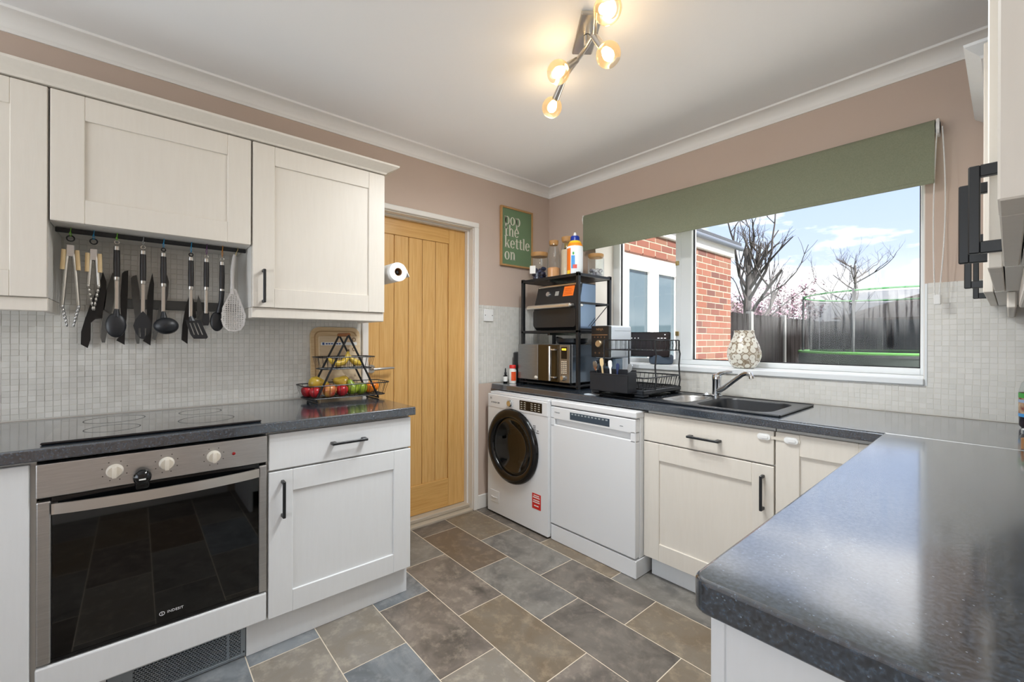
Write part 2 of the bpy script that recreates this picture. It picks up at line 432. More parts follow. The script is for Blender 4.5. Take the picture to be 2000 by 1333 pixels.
for r in range(-3, 16):
    yc = -.75-TWD*r-TWD/2
    odd = (r % 2 == 0)
    for n in range(-1, 6):
        x0 = (.407 if odd else .153)+TL*n
        if not odd: pass
        xc = x0+TL/2
        if xc-TL/2 > W-.02 or xc+TL/2 < -.08 or yc-TWD/2 < YB or yc+TWD/2 > .01: continue
        k = known.get((r, n)) or random.choice(list(SLATE))
        lo, hi = max(x0, -.1), min(x0+TL, W)
        o = bpy.data.objects.new('tile', tile_meshes[k]); COL.objects.link(o)
        o.parent = floor; o.location = ((lo+hi)/2, yc, 0); o.scale = ((hi-lo)/TL, 1, 1)

# ---- walls
DY0, DY1, DZ = -1.552, -.748, 2.02              # door opening
WX0, WX1, WZ0, WZ1 = .476, 2.254, 1.03, 2.11    # window opening
wl = MB().box(-.2, 0, YB-.2, DY0, 0, ZC).box(-.2, 0, DY1, 0, 0, ZC).box(-.2, 0, DY0, DY1, DZ, ZC)
wall_left = struct('wall_left', wl, PAINT)
ww = MB().box(-.2, WX0, 0, .29, 0, ZC).box(WX1, W+.2, 0, .29, 0, ZC).box(WX0, WX1, 0, .29, 0, WZ0-.012).box(WX0, WX1, 0, .29, WZ1, ZC)
wall_window = struct('wall_window', ww, PAINT)
struct('wall_right', MB().box(W, W+.2, YB-.2, 0, 0, ZC), PAINT)
BX0, BX1, BZ0, BZ1 = .36, 2.48, .45, 2.05
struct('wall_back', MB().box(0, BX0, YB-.2, YB, 0, ZC).box(BX1, W, YB-.2, YB, 0, ZC).box(BX0, BX1, YB-.2, YB, 0, BZ0).box(BX0, BX1, YB-.2, YB, BZ1, ZC), PAINT)
struct('ceiling', MB().box(-.2, W+.2, YB-.2, .29, ZC, ZC+.12), CEIL)
# plastered reveals of the window (white)
rv = MB().box(WX0, WX0+.004, .001, .22, WZ0, WZ1).box(WX1-.004, WX1, .001, .22, WZ0, WZ1).box(WX0, WX1, .001, .22, WZ1-.004, WZ1)
struct('trim_1', rv, WHITEW)
# coving along every wall
cp = [(0, 2.370), (.006, 2.370), (.007, 2.377), (.012, 2.384)]
for i in range(9):
    a = PI/2*i/8
    cp.append((.012+.062*(1-math.cos(a)), 2.384+.040*math.sin(a)))
cp += [(.083, 2.425), (.085, 2.4345), (0, 2.4345)]
struct('trim_2', MB().prism([(a, b) for a, b in cp], YB, 0, 'xz'), COVE, 'auto')
struct('trim_3', MB().prism([(-a, b) for a, b in cp], 0, W, 'yz'), COVE, 'auto')
struct('trim_4', MB().prism([(W-a, b) for a, b in cp], YB, 0, 'xz'), COVE, 'auto')
struct('trim_5', MB().prism([(YB+a, b) for a, b in cp], 0, W, 'yz'), COVE, 'auto')
# skirting between door frame and washing machine, and along the back and right walls
struct('baseboard_left', MB().box(.001, .016, -.728, -.60, 0, .097, .003).box(.001, .016, YB, -3.42, 0, .097, .003), WHITEW)
struct('baseboard_right', MB().box(W-.016, W-.001, YB+.02, -2.02, 0, .097, .003), WHITEW)

# ---- wall mosaic
def mosaic_mat():
    m = bpy.data.materials.new('mosaic_glaze'); m.use_nodes = True; t = m.node_tree; p = t.nodes['Principled BSDF']
    oi = N(t, 'ShaderNodeObjectInfo'); g = N(t, 'ShaderNodeNewGeometry')
    ad_ = N(t, 'ShaderNodeMath', operation='ADD'); t.links.new(oi.outputs['Random'], ad_.inputs[0]); t.links.new(g.outputs['Random Per Island'], ad_.inputs[1])
    fr = N(t, 'ShaderNodeMath', operation='FRACT'); t.links.new(ad_.outputs[0], fr.inputs[0])
    x = N(t, 'ShaderNodeMix', data_type='RGBA'); x.inputs['A'].default_value = lin((214, 212, 205)); x.inputs['B'].default_value = lin((224, 222, 216))
    t.links.new(fr.outputs[0], x.inputs['Factor']); t.links.new(x.outputs['Result'], p.inputs['Base Color'])
    p.inputs['Roughness'].default_value = .28
    return m
MOS = mosaic_mat()
PT = .0225
def tile_geo(b, M):
    h = PT/2-.0005; c = .0006; d = .0025
    b.M = M
    b._add([(-h,-h,0),(h,-h,0),(h,h,0),(-h,h,0),(-h,-h,d-c),(h,-h,d-c),(h,h,d-c),(-h,h,d-c),(-h+c,-h+c,d),(h-c,-h+c,d),(h-c,h-c,d),(-h+c,h-c,d)],
           [(0,1,5,4),(1,2,6,5),(2,3,7,6),(3,0,4,7),(4,5,9,8),(5,6,10,9),(6,7,11,10),(7,4,8,11),(8,9,10,11)])
    b.M = None
one = MB(); tile_geo(one, Matrix.Identity(4)); tile_me = one.mesh('mosaic_tile'); tile_me.materials.append(MOS)
CAMP = Vector((2.4941, -2.5692, 1.2119))
def mosaic(wall, spots, basis, name, ja=.02):
    """spots: centre points; nearest 300 singly, the rest joined"""
    def key(p):
        d = Vector(p)-CAMP; n = basis.col[2].to_3d()
        return -abs(d.normalized().dot(n))/d.length_squared
    spots = sorted(spots, key=key)
    rest = MB()
    for i, p in enumerate(spots):
        jit = Matrix.Rotation(random.uniform(-ja, ja), 4, 'X') @ Matrix.Rotation(random.uniform(-ja, ja), 4, 'Y') @ Matrix.Rotation(random.uniform(-.012, .012), 4, 'Z')
        M = Matrix.Translation(Vector(p)+Vector([random.uniform(-.0005, .0005) for _ in range(3)])*Vector((1, 1, 1)).x) @ basis @ jit
        if i < 300:
            o = bpy.data.objects.new('mosaic_tile', tile_me); COL.objects.link(o); o.parent = wall; o.matrix_local = M
        else: tile_geo(rest, M)
    if rest.v:
        o = part('mosaic_tiles', rest, MOS, wall); o['kind'] = 'stuff'
BX = Matrix(((0, 0, 1, 0), (1, 0, 0, 0), (0, 1, 0, 0), (0, 0, 0, 1)))     # normal +X
BYN = Matrix(((1, 0, 0, 0), (0, 0, -1, 0), (0, 1, 0, 0), (0, 0, 0, 1)))   # normal -Y
def grid(a0, a1, b0, b1):
    return [(a0+PT*(i+.5), b0+PT*(j+.5)) for i in range(int(round((a1-a0)/PT))) for j in range(int(round((b1-b0)/PT)))]
GZ = .897
gb = MB().box(0, .0015, -3.02, -1.572, GZ-.004, 1.62).box(0, .0015, -.728, 0, GZ-.004, 1.455)
part('grout', gb, WGROUT, wall_left)
gw = MB().box(0, W, -.0029, 0, GZ-.004, WZ0).box(0, WX0, -.0029, 0, WZ0, 1.455).box(WX1+.004, W, -.0029, 0, WZ0, 1.455)
part('grout', gw, WGROUT, wall_window)
ls = [(.001, a, b) for a, b in grid(-3.02, -1.574, GZ, GZ+PT*20)]+[(.001, a, b) for a, b in grid(-2.79, -2.2, GZ+PT*20, 1.61)]+[(.001, a, b) for a, b in grid(-.72, -.005, GZ, GZ+PT*25)]
mosaic(wall_left, ls, BX, 'left')
ws = [(a, -.001, b) for a, b in grid(.01, W-.01, GZ, GZ+PT*6)]+[(a, -.001, b) for a, b in grid(.01, WX0, GZ+PT*6, GZ+PT*25)]+[(a, -.001, b) for a, b in grid(WX1+.008, W-.01, GZ+PT*6, GZ+PT*25)]
mosaic(wall_window, ws, BYN, 'window', .007)
# white edging strip round the tiled window opening
struct('trim_6', MB().box(WX1, WX1+.008, -.006, .002, WZ0-.012, 1.457).box(WX0-.008, WX0, -.006, .002, WZ0-.012, 1.457), UPVC)

# ---- kitchen window
win = thing('window_1', '', '', (WX0, .22, WZ0)); del win['label']; del win['category']; win['kind'] = 'structure'
YF0, YF1 = .22, .285
fz0, fz1 = 1.046, WZ1
part('frame', MB().box(WX0, WX0+.062, YF0, YF1, fz0, fz1, .004).box(WX1-.036, WX1, YF0, YF1, fz0, fz1, .004).box(WX0+.06, WX1-.034, YF0+.001, YF1, fz0, fz0+.034, .004).box(WX0+.06, WX1-.034, YF0+.001, YF1, fz1-.06, fz1, .004), UPVC, win)
part('mullion', MB().box(.992, 1.108, YF0-.003, YF1, fz0+.03, fz1-.05, .005).box(1.03, 1.034, YF0-.006, YF0, fz0+.03, fz1-.05), UPVC, win)
part('gasket', MB().box(WX0+.062, WX0+.069, YF0+.02, YF0+.03, fz0+.034, fz1-.06).box(1.108, 1.115, YF0+.02, YF0+.03, fz0+.034, fz1-.06)
     .box(1.108, WX1-.036, YF0+.02, YF0+.03, fz0+.034, fz0+.039).box(WX1-.041, WX1-.036, YF0+.02, YF0+.03, fz0+.034, fz1-.06).box(.985, .992, YF0+.02, YF0+.03, fz0+.034, fz1-.06), RUBBER, win)
part('pane', MB().box(WX0+.062, .992, YF0+.03, YF0+.034, fz0+.03, fz1-.05), PANE, win)
# the wide pane is misted, with clear runs where drops have trickled
def fog_mat():
    m = bpy.data.materials.new('misted_glass'); m.use_nodes = True; t = m.node_tree; t.nodes.clear()
    o = N(t, 'ShaderNodeOutputMaterial'); tr = N(t, 'ShaderNodeBsdfTransparent'); gl = N(t, 'ShaderNodeBsdfGlossy'); gl.inputs['Roughness'].default_value = .02
    fr = schlick(t, .008); ms = N(t, 'ShaderNodeMixShader')
    t.links.new(fr.outputs[0], ms.inputs[0]); t.links.new(tr.outputs[0], ms.inputs[1]); t.links.new(gl.outputs[0], ms.inputs[2])
    c = N(t, 'ShaderNodeTexCoord'); s_ = N(t, 'ShaderNodeSeparateXYZ'); t.links.new(c.outputs['Object'], s_.inputs[0])
    # patches of mist
    zp = N(t, 'ShaderNodeTexNoise'); zp.inputs['Scale'].default_value = 3.2; zp.inputs['Detail'].default_value = 3
    t.links.new(c.outputs['Object'], zp.inputs['Vector'])
    r1 = N(t, 'ShaderNodeMapRange'); r1.inputs['From Min'].default_value = .42; r1.inputs['From Max'].default_value = .62
    t.links.new(zp.outputs['Fac'], r1.inputs['Value'])
    # fades out upwards (object z from the sill)
    hz = N(t, 'ShaderNodeMapRange'); hz.inputs['From Min'].default_value = .62; hz.inputs['From Max'].default_value = .25
    t.links.new(s_.outputs['Z'], hz.inputs['Value'])
    # vertical runs
    mpv = N(t, 'ShaderNodeMapping'); mpv.inputs['Scale'].default_value = (60, 1, 3.5); t.links.new(c.outputs['Object'], mpv.inputs[0])
    zr = N(t, 'ShaderNodeTexNoise'); zr.inputs['Scale'].default_value = 1.0; zr.inputs['Detail'].default_value = 3; t.links.new(mpv.outputs[0], zr.inputs['Vector'])
    r2 = N(t, 'ShaderNodeMapRange'); r2.inputs['From Min'].default_value = .42; r2.inputs['From Max'].default_value = .50
    t.links.new(zr.outputs['Fac'], r2.inputs['Value'])
    def mul(p_, q_):
        k = N(t, 'ShaderNodeMath', operation='MULTIPLY'); t.links.new(p_, k.inputs[0])
        if isinstance(q_, float): k.inputs[1].default_value = q_
        else: t.links.new(q_, k.inputs[1])
        return k.outputs[0]
    # a denser misted band just above the middle, broken by runs
    up_ = N(t, 'ShaderNodeMapRange'); up_.inputs['From Min'].default_value = .20; up_.inputs['From Max'].default_value = .36
    dn_ = N(t, 'ShaderNodeMapRange'); dn_.inputs['From Min'].default_value = .62; dn_.inputs['From Max'].default_value = .42
    t.links.new(s_.outputs['Z'], up_.inputs['Value']); t.links.new(s_.outputs['Z'], dn_.inputs['Value'])
    side = N(t, 'ShaderNodeMapRange'); side.inputs['From Min'].default_value = .80; side.inputs['From Max'].default_value = 1.15
    t.links.new(s_.outputs['X'], side.inputs['Value'])
    band = mul(mul(mul(up_.outputs[0], dn_.outputs[0]), side.outputs[0]), mul(r2.outputs[0], .085))
    low = mul(mul(r1.outputs[0], hz.outputs[0]), .020)
    d = N(t, 'ShaderNodeMath', operation='ADD'); t.links.new(band, d.inputs[0]); t.links.new(low, d.inputs[1])
    tl = N(t, 'ShaderNodeBsdfTranslucent'); tl.inputs['Color'].default_value = (.9, .93, .96, 1)
    m2 = N(t, 'ShaderNodeMixShader'); t.links.new(d.outputs[0], m2.inputs[0]); t.links.new(ms.outputs[0], m2.inputs[1]); t.links.new(tl.outputs[0], m2.inputs[2])
    t.links.new(m2.outputs[0], o.inputs[0]); return m
part('pane', MB().box(1.108, WX1-.036, YF0+.03, YF0+.034, fz0+.03, fz1-.05), fog_mat(), win, label='misted pane with drip runs')
part('window_sill', MB().box(WX0, WX1, -.016, YF0+.002, WZ0-.012, 1.048, .004), UPVC, win)
for zz in (1.24, 1.72):
    part('hinge', MB().box(.996, 1.02, YF0-.012, YF0-.003, zz, zz+.03, .002).cyl((1.008, YF0-.013, zz+.015), (1.008, YF0-.011, zz+.015), .006, n=10), BRASSY, win, label='small brass fixing on the mullion')
part('window_latch', MB().box(1.0, 1.016, YF0-.02, YF0-.003, 1.13, 1.21, .003).box(.998, 1.02, YF0-.014, YF0-.003, 1.15, 1.18, .002), WHITEP, win)
# ---- unseen window added behind the camera to go with the fill light
w2 = thing('added_window', '', '', (BX0, YB, BZ0)); del w2['label']; del w2['category']; w2['kind'] = 'structure'
part('frame', MB().box(BX0, BX0+.07, YB-.09, YB-.02, BZ0, BZ1, .004).box(BX1-.07, BX1, YB-.09, YB-.02, BZ0, BZ1, .004).box(BX0+.07, BX1-.07, YB-.09, YB-.02, BZ0, BZ0+.07, .004).box(BX0+.07, BX1-.07, YB-.09, YB-.02, BZ1-.07, BZ1, .004)
     .box(1.385, 1.455, YB-.09, YB-.02, BZ0+.07, BZ1-.07, .004), UPVC, w2)
part('pane', MB().box(BX0+.07, 1.385, YB-.06, YB-.056, BZ0+.07, BZ1-.07), PANE, w2)
part('pane', MB().box(1.455, BX1-.07, YB-.06, YB-.056, BZ0+.07, BZ1-.07), PANE, w2)
part('window_sill', MB().box(BX0, BX1, YB-.02, YB+.08, BZ0-.02, BZ0-.001, .004), UPVC, w2)

# ---- door with frame
dr = thing('door_1', '', '', (-.1, -1.15, 0)); del dr['label']; del dr['category']; dr['kind'] = 'structure'
dx0, dx1 = -.125, -.087
part('stile', MB().box(dx0, dx1, -1.526, -1.423, .042, 1.988, .002), OAKV, dr)
part('stile', MB().box(dx0, dx1, -.915, -.774, .042, 1.988, .002), OAKV, dr)
part('rail', MB().box(dx0, dx1-.0005, -1.423, -.915, 1.882, 1.988, .002), OAKH, dr)
part('rail', MB().box(dx0, dx1-.0005, -1.423, -.915, .042, .238, .002), OAKH, dr)
bw = (1.423-.915)/5
for i in range(5):
    part('board', MB().box(dx0+.006, dx1-.008, -1.423+bw*i+.0012, -1.423+bw*(i+1)-.0012, .236, 1.884, .0035), OAKV, dr)
hd = part('door_handle', MB().cyl((dx1, -1.478, 1.028), (dx1+.008, -1.478, 1.028), .026, n=24).cyl((dx1+.006, -1.478, 1.028), (dx1+.045, -1.478, 1.028), .009, n=12)
     .tube([(dx1+.045, -1.480, 1.028), (dx1+.05, -1.465, 1.028), (dx1+.05, -1.42, 1.030), (dx1+.046, -1.37, 1.032), (dx1+.044, -1.345, 1.031)], [.009, .009, .0085, .0075, .006], 10), SATIN, dr, 'auto')
fr_ = MB().box(-.2, 0, DY0, DY0+.022, 0, DZ).box(-.2, 0, DY1-.022, DY1, 0, DZ).box(-.2, 0, DY0+.022, DY1-.022, DZ-.022, DZ)
fr_.box(-.086, -.05, DY0+.022, DY0+.034, 0, DZ-.022, .002).box(-.086, -.05, DY1-.034, DY1-.022, 0, DZ-.022, .002).box(-.086, -.05, DY0+.034, DY1-.034, DZ-.034, DZ-.022, .002)
struct('trim_7', fr_, WHITEW)
ar = MB().box(.0, .018, -1.572, -1.535, 0, 2.004, .004).box(0, .018, -.766, -.728, 0, 2.004, .004).box(0, .018, -1.572, -.728, 2.004, 2.038, .004)
struct('trim_8', ar, WHITEW)
struct('trim_9', MB().box(-.13, .012, DY0+.022, DY1-.022, -.003, .014, .003).box(-.125, -.03, DY0+.022, DY1-.022, .014, .04, .004), mat('threshold_strip', (190, 178, 160), .4, noise=(9, .5), rgb2=(150, 136, 118), stretch=(40, 1, 40)))

# ================================================================ CABINETS
def shaker(M, u0, u1, v0, v1, t=.02, fw=.085, rec=.008):
    b = MB(); b.M = M
    b.box(u0, u0+fw, v0, v1, 0, t, .002); b.box(u1-fw, u1, v0, v1, 0, t, .002)
    b.box(u0+fw, u1-fw, v1-fw, v1, 0, t-.0004, .0016); b.box(u0+fw, u1-fw, v0, v0+fw, 0, t-.0004, .0016)
    b.box(u0+fw-.002, u1-fw+.002, v0+fw-.002, v1-fw+.002, .002, t-rec)
    b.M = None; return b
def slab(M, u0, u1, v0, v1, t=.02, bev=.003):
    b = MB(); b.M = M; b.box(u0, u1, v0, v1, 0, t, bev, 2); b.M = None; return b
def bar_handle(M, uc, vc, ln=.145, vert=True, proj=.034, w=.011, th=.009, leg=.006):
    b = MB(); b.M = M; h = ln/2
    if vert:
        b.box(uc-w/2, uc+w/2, vc-h, vc+h, proj-th, proj, .002)
        for s in (-1, 1): b.box(uc-w/2, uc+w/2, vc+s*(h-leg)-leg, vc+s*(h-leg)+leg, 0, proj-th+.001, .0015)
    else:
        b.box(uc-h, uc+h, vc-w/2, vc+w/2, proj-.009, proj, .002)
        for s in (-1, 1): b.box(uc+s*(h-.010)-.010, uc+s*(h-.010)+.010, vc-w/2, vc+w/2, 0, proj-.008, .0015)
    b.M = None; return b

# ---- left run, base units (fronts face +X at x = .633)
XF = .633
MX = FX((XF-.02, 0, 0))
MXh = FX((XF, 0, 0))
bc = thing('base_cabinet', 'white base cabinet at the left edge beside the oven', 'cabinet', (.3, -3.09, 0))
part('body', MB().box(.02, XF-.022, -3.40, -2.797, .13, .85), CARC, bc)
part('door', shaker(MX, -3.395, -2.802, .135, .843), WHITEC, bc)
bh = thing('oven_housing', 'white oven housing unit with a plain panel under the oven', 'cabinet', (.3, -2.49, 0))
part('side_panel', MB().box(.02, XF-.022, -2.797, -2.79, .13, .85), CARC, bh)
part('side_panel', MB().box(.02, XF-.022, -2.190, -2.186, .13, .85), CARC, bh)
part('base_panel', MB().box(.02, XF-.03, -2.79, -2.19, .13, .147), CARC, bh)
part('front_panel', slab(MX, -2.791, -2.191, .135, .241, .02, .005), WHITEC, bh)
bd = thing('base_cabinet', 'white base cabinet with drawer and shaker door beside the oak door', 'cabinet', (.3, -1.885, 0))
part('body', MB().box(.02, XF-.022, -2.185, -1.589, .13, .85), CARC, bd)
dw = part('drawer', slab(MX, -2.184, -1.586, .703, .843), WHITEC, bd)
part('handle', bar_handle(MXh, -1.881, .776, .15, False), BLACKM, dw)
dd = part('door', shaker(MX, -2.184, -1.586, .133, .696), WHITEC, bd)
part('handle', bar_handle(MXh, -2.137, .590, .142), BLACKM, dd)
pl = MB().box(.572, .590, -2.25, -1.584, .001, .129).box(.3, .572, -1.602, -1.584, .001, .129)
solo('plinth', pl, WHITEC, 'white plinth under the left drawer cabinet', 'plinth')
solo('plinth', MB().box(.572, .590, -3.40, -2.64, .001, .129), WHITEC, 'white plinth at the far left under the end cabinet', 'plinth')
# kickspace heater
kh = thing('kickspace_heater', 'grey metal kickspace heater grille under the oven', 'heater', (.57, -2.44, 0))
HTG = mat('heater_grey', (150, 158, 164), .4, .6)
gm = MB()
gm.box(.578, .586, -2.638, -2.252, .003, .014, .001).box(.578, .586, -2.638, -2.252, .118, .128, .001).box(.578, .586, -2.268, -2.252, .014, .118, .001).box(.578, .586, -2.312, -2.304, .014, .118, .001).box(.578, .586, -2.638, -2.575, .014, .118, .001)
part('frame', gm, HTG, kh)
gr = MB()
for j in range(15):
    z = .016+j*.0069
    gr.box(.579, .584, -2.575, -2.268, z, z+.0026)
    for i in range(30):
        y = -2.575+.0104*i+(.0052 if j % 2 else 0)
        if y < -2.27: gr.box(.579, .584, y, y+.0028, z+.0026, z+.0069)
part('grille', gr, HTG, kh)
part('cavity', MB().box(.50, .576, -2.63, -2.256, .004, .126), RUBBER, kh)
part('rocker_switch', MB().box(.586, .589, -2.625, -2.60, .06, .085, .001).box(.586, .592, -2.621, -2.604, .065, .08, .001), BLACKP, kh)
for y, z in ((-2.258, .022), (-2.258, .112)):
    part('screw', MB().cyl((.586, y, z), (.588, y, z), .003, n=8), BLACKM, kh)

# ---- worktops
def edge_prof(x_front, x_back, z0, z1, r=.007, sgn=1):
    """rounded front edge profile in (depth, z); sgn +1 if front is at larger value"""
    pts = [(x_back, z0)]
    for i in range(5):
        a = -PI/2+PI/2*i/4; pts.append((x_front-sgn*r*.5+sgn*r*.5*math.cos(a), z0+r*.5+r*.5*math.sin(a)))
    for i in range(6):
        a = PI/2*i/5; pts.append((x_front-sgn*r+sgn*r*math.cos(a), z1-r+r*math.sin(a)))
    pts.append((x_back, z1)); return pts
solo('worktop', MB().prism(edge_prof(.653, .0065, .854, ZT), -3.42, -1.572, 'xz'), TOPM, 'dark speckled worktop over the oven and left cabinets', 'worktop')
SX0, SX1, SY0, SY1 = .905, 1.855, -.55, -.095          # sink cut-out
wt = MB().prism(edge_prof(-.616, SY0, .854, ZT, sgn=-1), .025, W-.002, 'yz')
wt.box(.025, SX0, SY0, -.007, .854, ZT).box(SX1, W-.002, SY0, -.007, .854, ZT).box(SX0, SX1, SY1, -.007, .854, ZT)
solo('worktop', wt, TOPM, 'dark speckled worktop below the kitchen window holding the sink', 'worktop')
pw = MB(); pp = []
for i in range(7):
    a = PI+PI/2*i/6; pp.append((2.209+.022+.022*math.cos(a), -2.0+.022+.022*math.sin(a)))
pp += [(W-.002, -2.0), (W-.002, -.6185), (2.209, -.6185)]
bm = bmesh.new()
vs = [bm.verts.new((a, b, .846)) for a, b in pp]; f = bm.faces.new(vs)
ex = bmesh.ops.extrude_face_region(bm, geom=[f]); bmesh.ops.translate(bm, verts=[g for g in ex['geom'] if isinstance(g, bmesh.types.BMVert)], vec=(0, 0, ZT-.846))
tops = [e for e in bm.edges if all(v.co.z > ZT-.001 for v in e.verts) and all(v.co.x < 2.5 or v.co.y < -1.9 for v in e.verts)]
tops = [e for e in tops if not (abs(e.verts[0].co.y+.6185) < .001 and abs(e.verts[1].co.y+.6185) < .001)]
bots = [e for e in bm.edges if all(v.co.z < .847 for v in e.verts) and not (abs(e.verts[0].co.y+.6185) < .001 and abs(e.verts[1].co.y+.6185) < .001)]
bmesh.ops.bevel(bm, geom=tops+bots, offset=.006, segments=5, profile=.5, affect='EDGES')
pw._bm(bm)
solo('worktop', pw, TOPM, 'dark speckled worktop in the foreground on the right', 'worktop')
solo('joint_strip', MB().box(2.214, W-.004, -.6183, -.6163, .856, ZT+.0008), SATIN, 'thin metal strip joining the two worktops at the corner', 'trim strip')

# ---- hob
hb = thing('hob', 'black ceramic hob let into the left worktop above the oven', 'hob', (.35, -2.495, ZT))
part('glass_plate', MB().box(.10, .606, -2.783, -2.206, ZT+.0012, ZT+.0065, .002), mat('hob_glass', (14, 14, 16), .06, spec=.9, coat=1.0), hb)
part('trim', MB().box(.603, .612, -2.784, -2.205, ZT+.0005, ZT+.008, .003), mat('hob_trim', (44, 40, 40), .35, .6), hb)
for y, x, r in ((-2.63, .22, .09), (-2.63, .44, .075), (-2.36, .22, .075), (-2.36, .44, .09)):
    part('zone_ring', MB().ring(ell(x, y, r, r, 36), ell(x, y, r-.003, r-.003, 36), ZT+.0063, ZT+.0068, 'xy'), mat('hob_print', (60, 60, 62), .4), hb)

# ---- oven
ov = thing('built_in_oven', 'stainless steel built-in oven with black glass door under the hob', 'oven', (.35, -2.49, .247))
oy0, oy1 = -2.789, -2.191
cav = MB().box(.06, .09, -2.74, -2.24, .27, .73).box(.09, .606, -2.745, -2.735, .27, .73).box(.09, .606, -2.245, -2.235, .27, .73).box(.06, .606, -2.745, -2.235, .262, .272).box(.06, .606, -2.745, -2.235, .725, .735)
part('cavity', cav, mat('oven_enamel', (30, 30, 34), .4), ov)
for z in (.50, .395):
    sh = MB()
    sh.tube([(.58, -2.70, z), (.58, -2.26, z)], .0035, 6).tube([(.12, -2.70, z), (.12, -2.26, z)], .0035, 6)
    for i in range(14): sh.tube([(.12, -2.70+i*.0338, z), (.58, -2.70+i*.0338, z)], .0018, 5)
    sh.tube([(.595, -2.62, z+.014), (.595, -2.30, z+.014)], .002, 5)
    part('wire_shelf', sh, mat('shelf_wire', (190, 176, 140), .3, .9), ov)
cpnl = part('control_panel', MB().box(.60, .640, oy0, oy1, .742, .842, .003, 2), STEEL, ov)
KN = mat('knob_cream', (222, 214, 200), .35)
for y in (-2.619, -2.491, -2.360):
    k = MB().lathe([(0, .640), (.021, .640), (.021, .646), (.0185, .654), (.017, .660), (0, .660)], (0, y, .793), 28, 'x')
    k.box(.655, .672, y-.0055, y+.0055, .775, .811, .0025, 2)
    part('knob', k, KN, ov, 'auto')
    pr = MB()
    for a in range(8):
        t = PI*.15+a*PI*1.7/7
        pr.box(.6401, .6404, y+.031*math.sin(t)-.0015, y+.031*math.sin(t)+.0015, .793+.031*math.cos(t)-.0015, .793+.031*math.cos(t)+.0015)
    tiny('dial_print', pr, mat('dial_print', (60, 58, 56), .5), cpnl)
part('indicator_light', MB().lathe([(.0055, .640), (.0055, .643), (.003, .645), (0, .6455)], (0, -2.300, .793), 14, 'x'), mat('red_lens', (150, 20, 24), .2), ov, 'auto')
part('door_trim', MB().box(.606, .634, oy0, -2.758, .248, .73, .004, 2), STEEL, ov)
part('door_trim', MB().box(.606, .634, -2.217, oy1, .248, .73, .004, 2), STEEL, ov)
part('door_edge', MB().box(.606, .628, -2.758, -2.217, .712, .738), BLACKG, ov); part('door_edge', MB().box(.606, .628, -2.758, -2.217, .246, .256), BLACKG, ov)
part('gap_shadow', MB().box(.58, .606, oy0+.004, oy1-.004, .728, .744), RUBBER, ov)
dg = part('door_glass', MB().box(.622, .6265, -2.757, -2.218, .256, .712), OVENG, ov)
hp = []
for i in range(25):
    t = i/24; hp.append((-2.757+.539*t, .640+.034*(1-(2*t-1)**2)**.8))
hb_ = MB()
n = len(hp)
vs = []
for y, x in hp:
    vs += [(x, y, .690), (x, y, .722), (x-.007, y, .722), (x-.007, y, .690)]
fs = [[0, 1, 2, 3], [4*(n-1)+3, 4*(n-1)+2, 4*(n-1)+1, 4*(n-1)]]
for i in range(n-1):
    for k in range(4): fs.append([4*i+k, 4*i+(k+1) % 4, 4*(i+1)+(k+1) % 4, 4*(i+1)+k])
hb_._add(vs, fs); hb_.box(.626, .642, -2.757, -2.745, .690, .722).box(.626, .642, -2.230, -2.218, .690, .722)
part('handle', hb_, mat('oven_bar', (212, 208, 202), .3, .9), ov, 'auto')
OVL = mat('oven_logo', (226, 228, 230), .4)
lg = text_mesh('INDESIT', .0118, FX((.6268, -2.466, .2865)), .0004, 1.05)
lg._add(*(lambda r: (r.v, r.f))(MB().ring(ell(-2.5015, .286, .0075, .0068, 26), ell(-2.5015, .286, .0060, .0053, 26), .6264, .6272, 'yz')))
lg.box(.6264, .6272, -2.5023, -2.5007, .2825, .2895)
part('logo', lg, OVL, dg)
# black round gadget clipped over the panel's lower edge
ga = thing('oven_gadget', 'small glossy black round gadget clipped between oven panel and door handle', 'gadget', (.66, -2.553, .74))
part('body', MB().ball((.663, -2.553, .765), (.02, .0235, .0255), 20, 14).box(.643, .675, -2.571, -2.535, .728, .765, .008, 3), BLACKG, ga, 'auto')
part('mark', MB().box(.6825, .6835, -2.5615, -2.5445, .7595, .764, .0003), LABELW, ga)

# ---- left run, wall units
XW = .35
MW = FX((XW-.02, 0, 0)); MWh = FX((XW, 0, 0))
def wall_cab(label, y0, y1, z0, rail=True, frame_inner=True):
    t = thing('wall_cabinet', label, 'cabinet', (.17, (y0+y1)/2, z0), group=None)
    part('body', MB().box(.006, XW-.022, y0, y1, z0, 2.07), CARC, t)
    d = part('door', shaker(MW, y0+.002, y1-.002, z0+.0, 2.066), CREAM, t)
    if rail: part('light_rail', MB().box(.30, .338, y0, y1, z0-.047, z0-.001, .003).box(.02, .30, y1-.018, y1, z0-.047, z0-.001, .002).box(.02, .30, y0, y0+.018, z0-.047, z0-.001, .002), CREAM, t)
    return t, d
wall_cab('cream wall cabinet cut off by the left edge of the photo', -3.40, -2.796, 1.350)
wall_cab('short cream wall cabinet above the utensil rail', -2.794, -2.195, 1.616, rail=False)
wr, wd = wall_cab('cream wall cabinet with black handle next to the oak door', -2.192, -1.588, 1.350)
part('handle', bar_handle(MWh, -2.150, 1.442, .145), BLACKM, wd)
cn = MB()
prof = [(.300, 2.072), (.353, 2.072), (.358, 2.080), (.404, 2.106), (.406, 2.114), (.300, 2.114)]
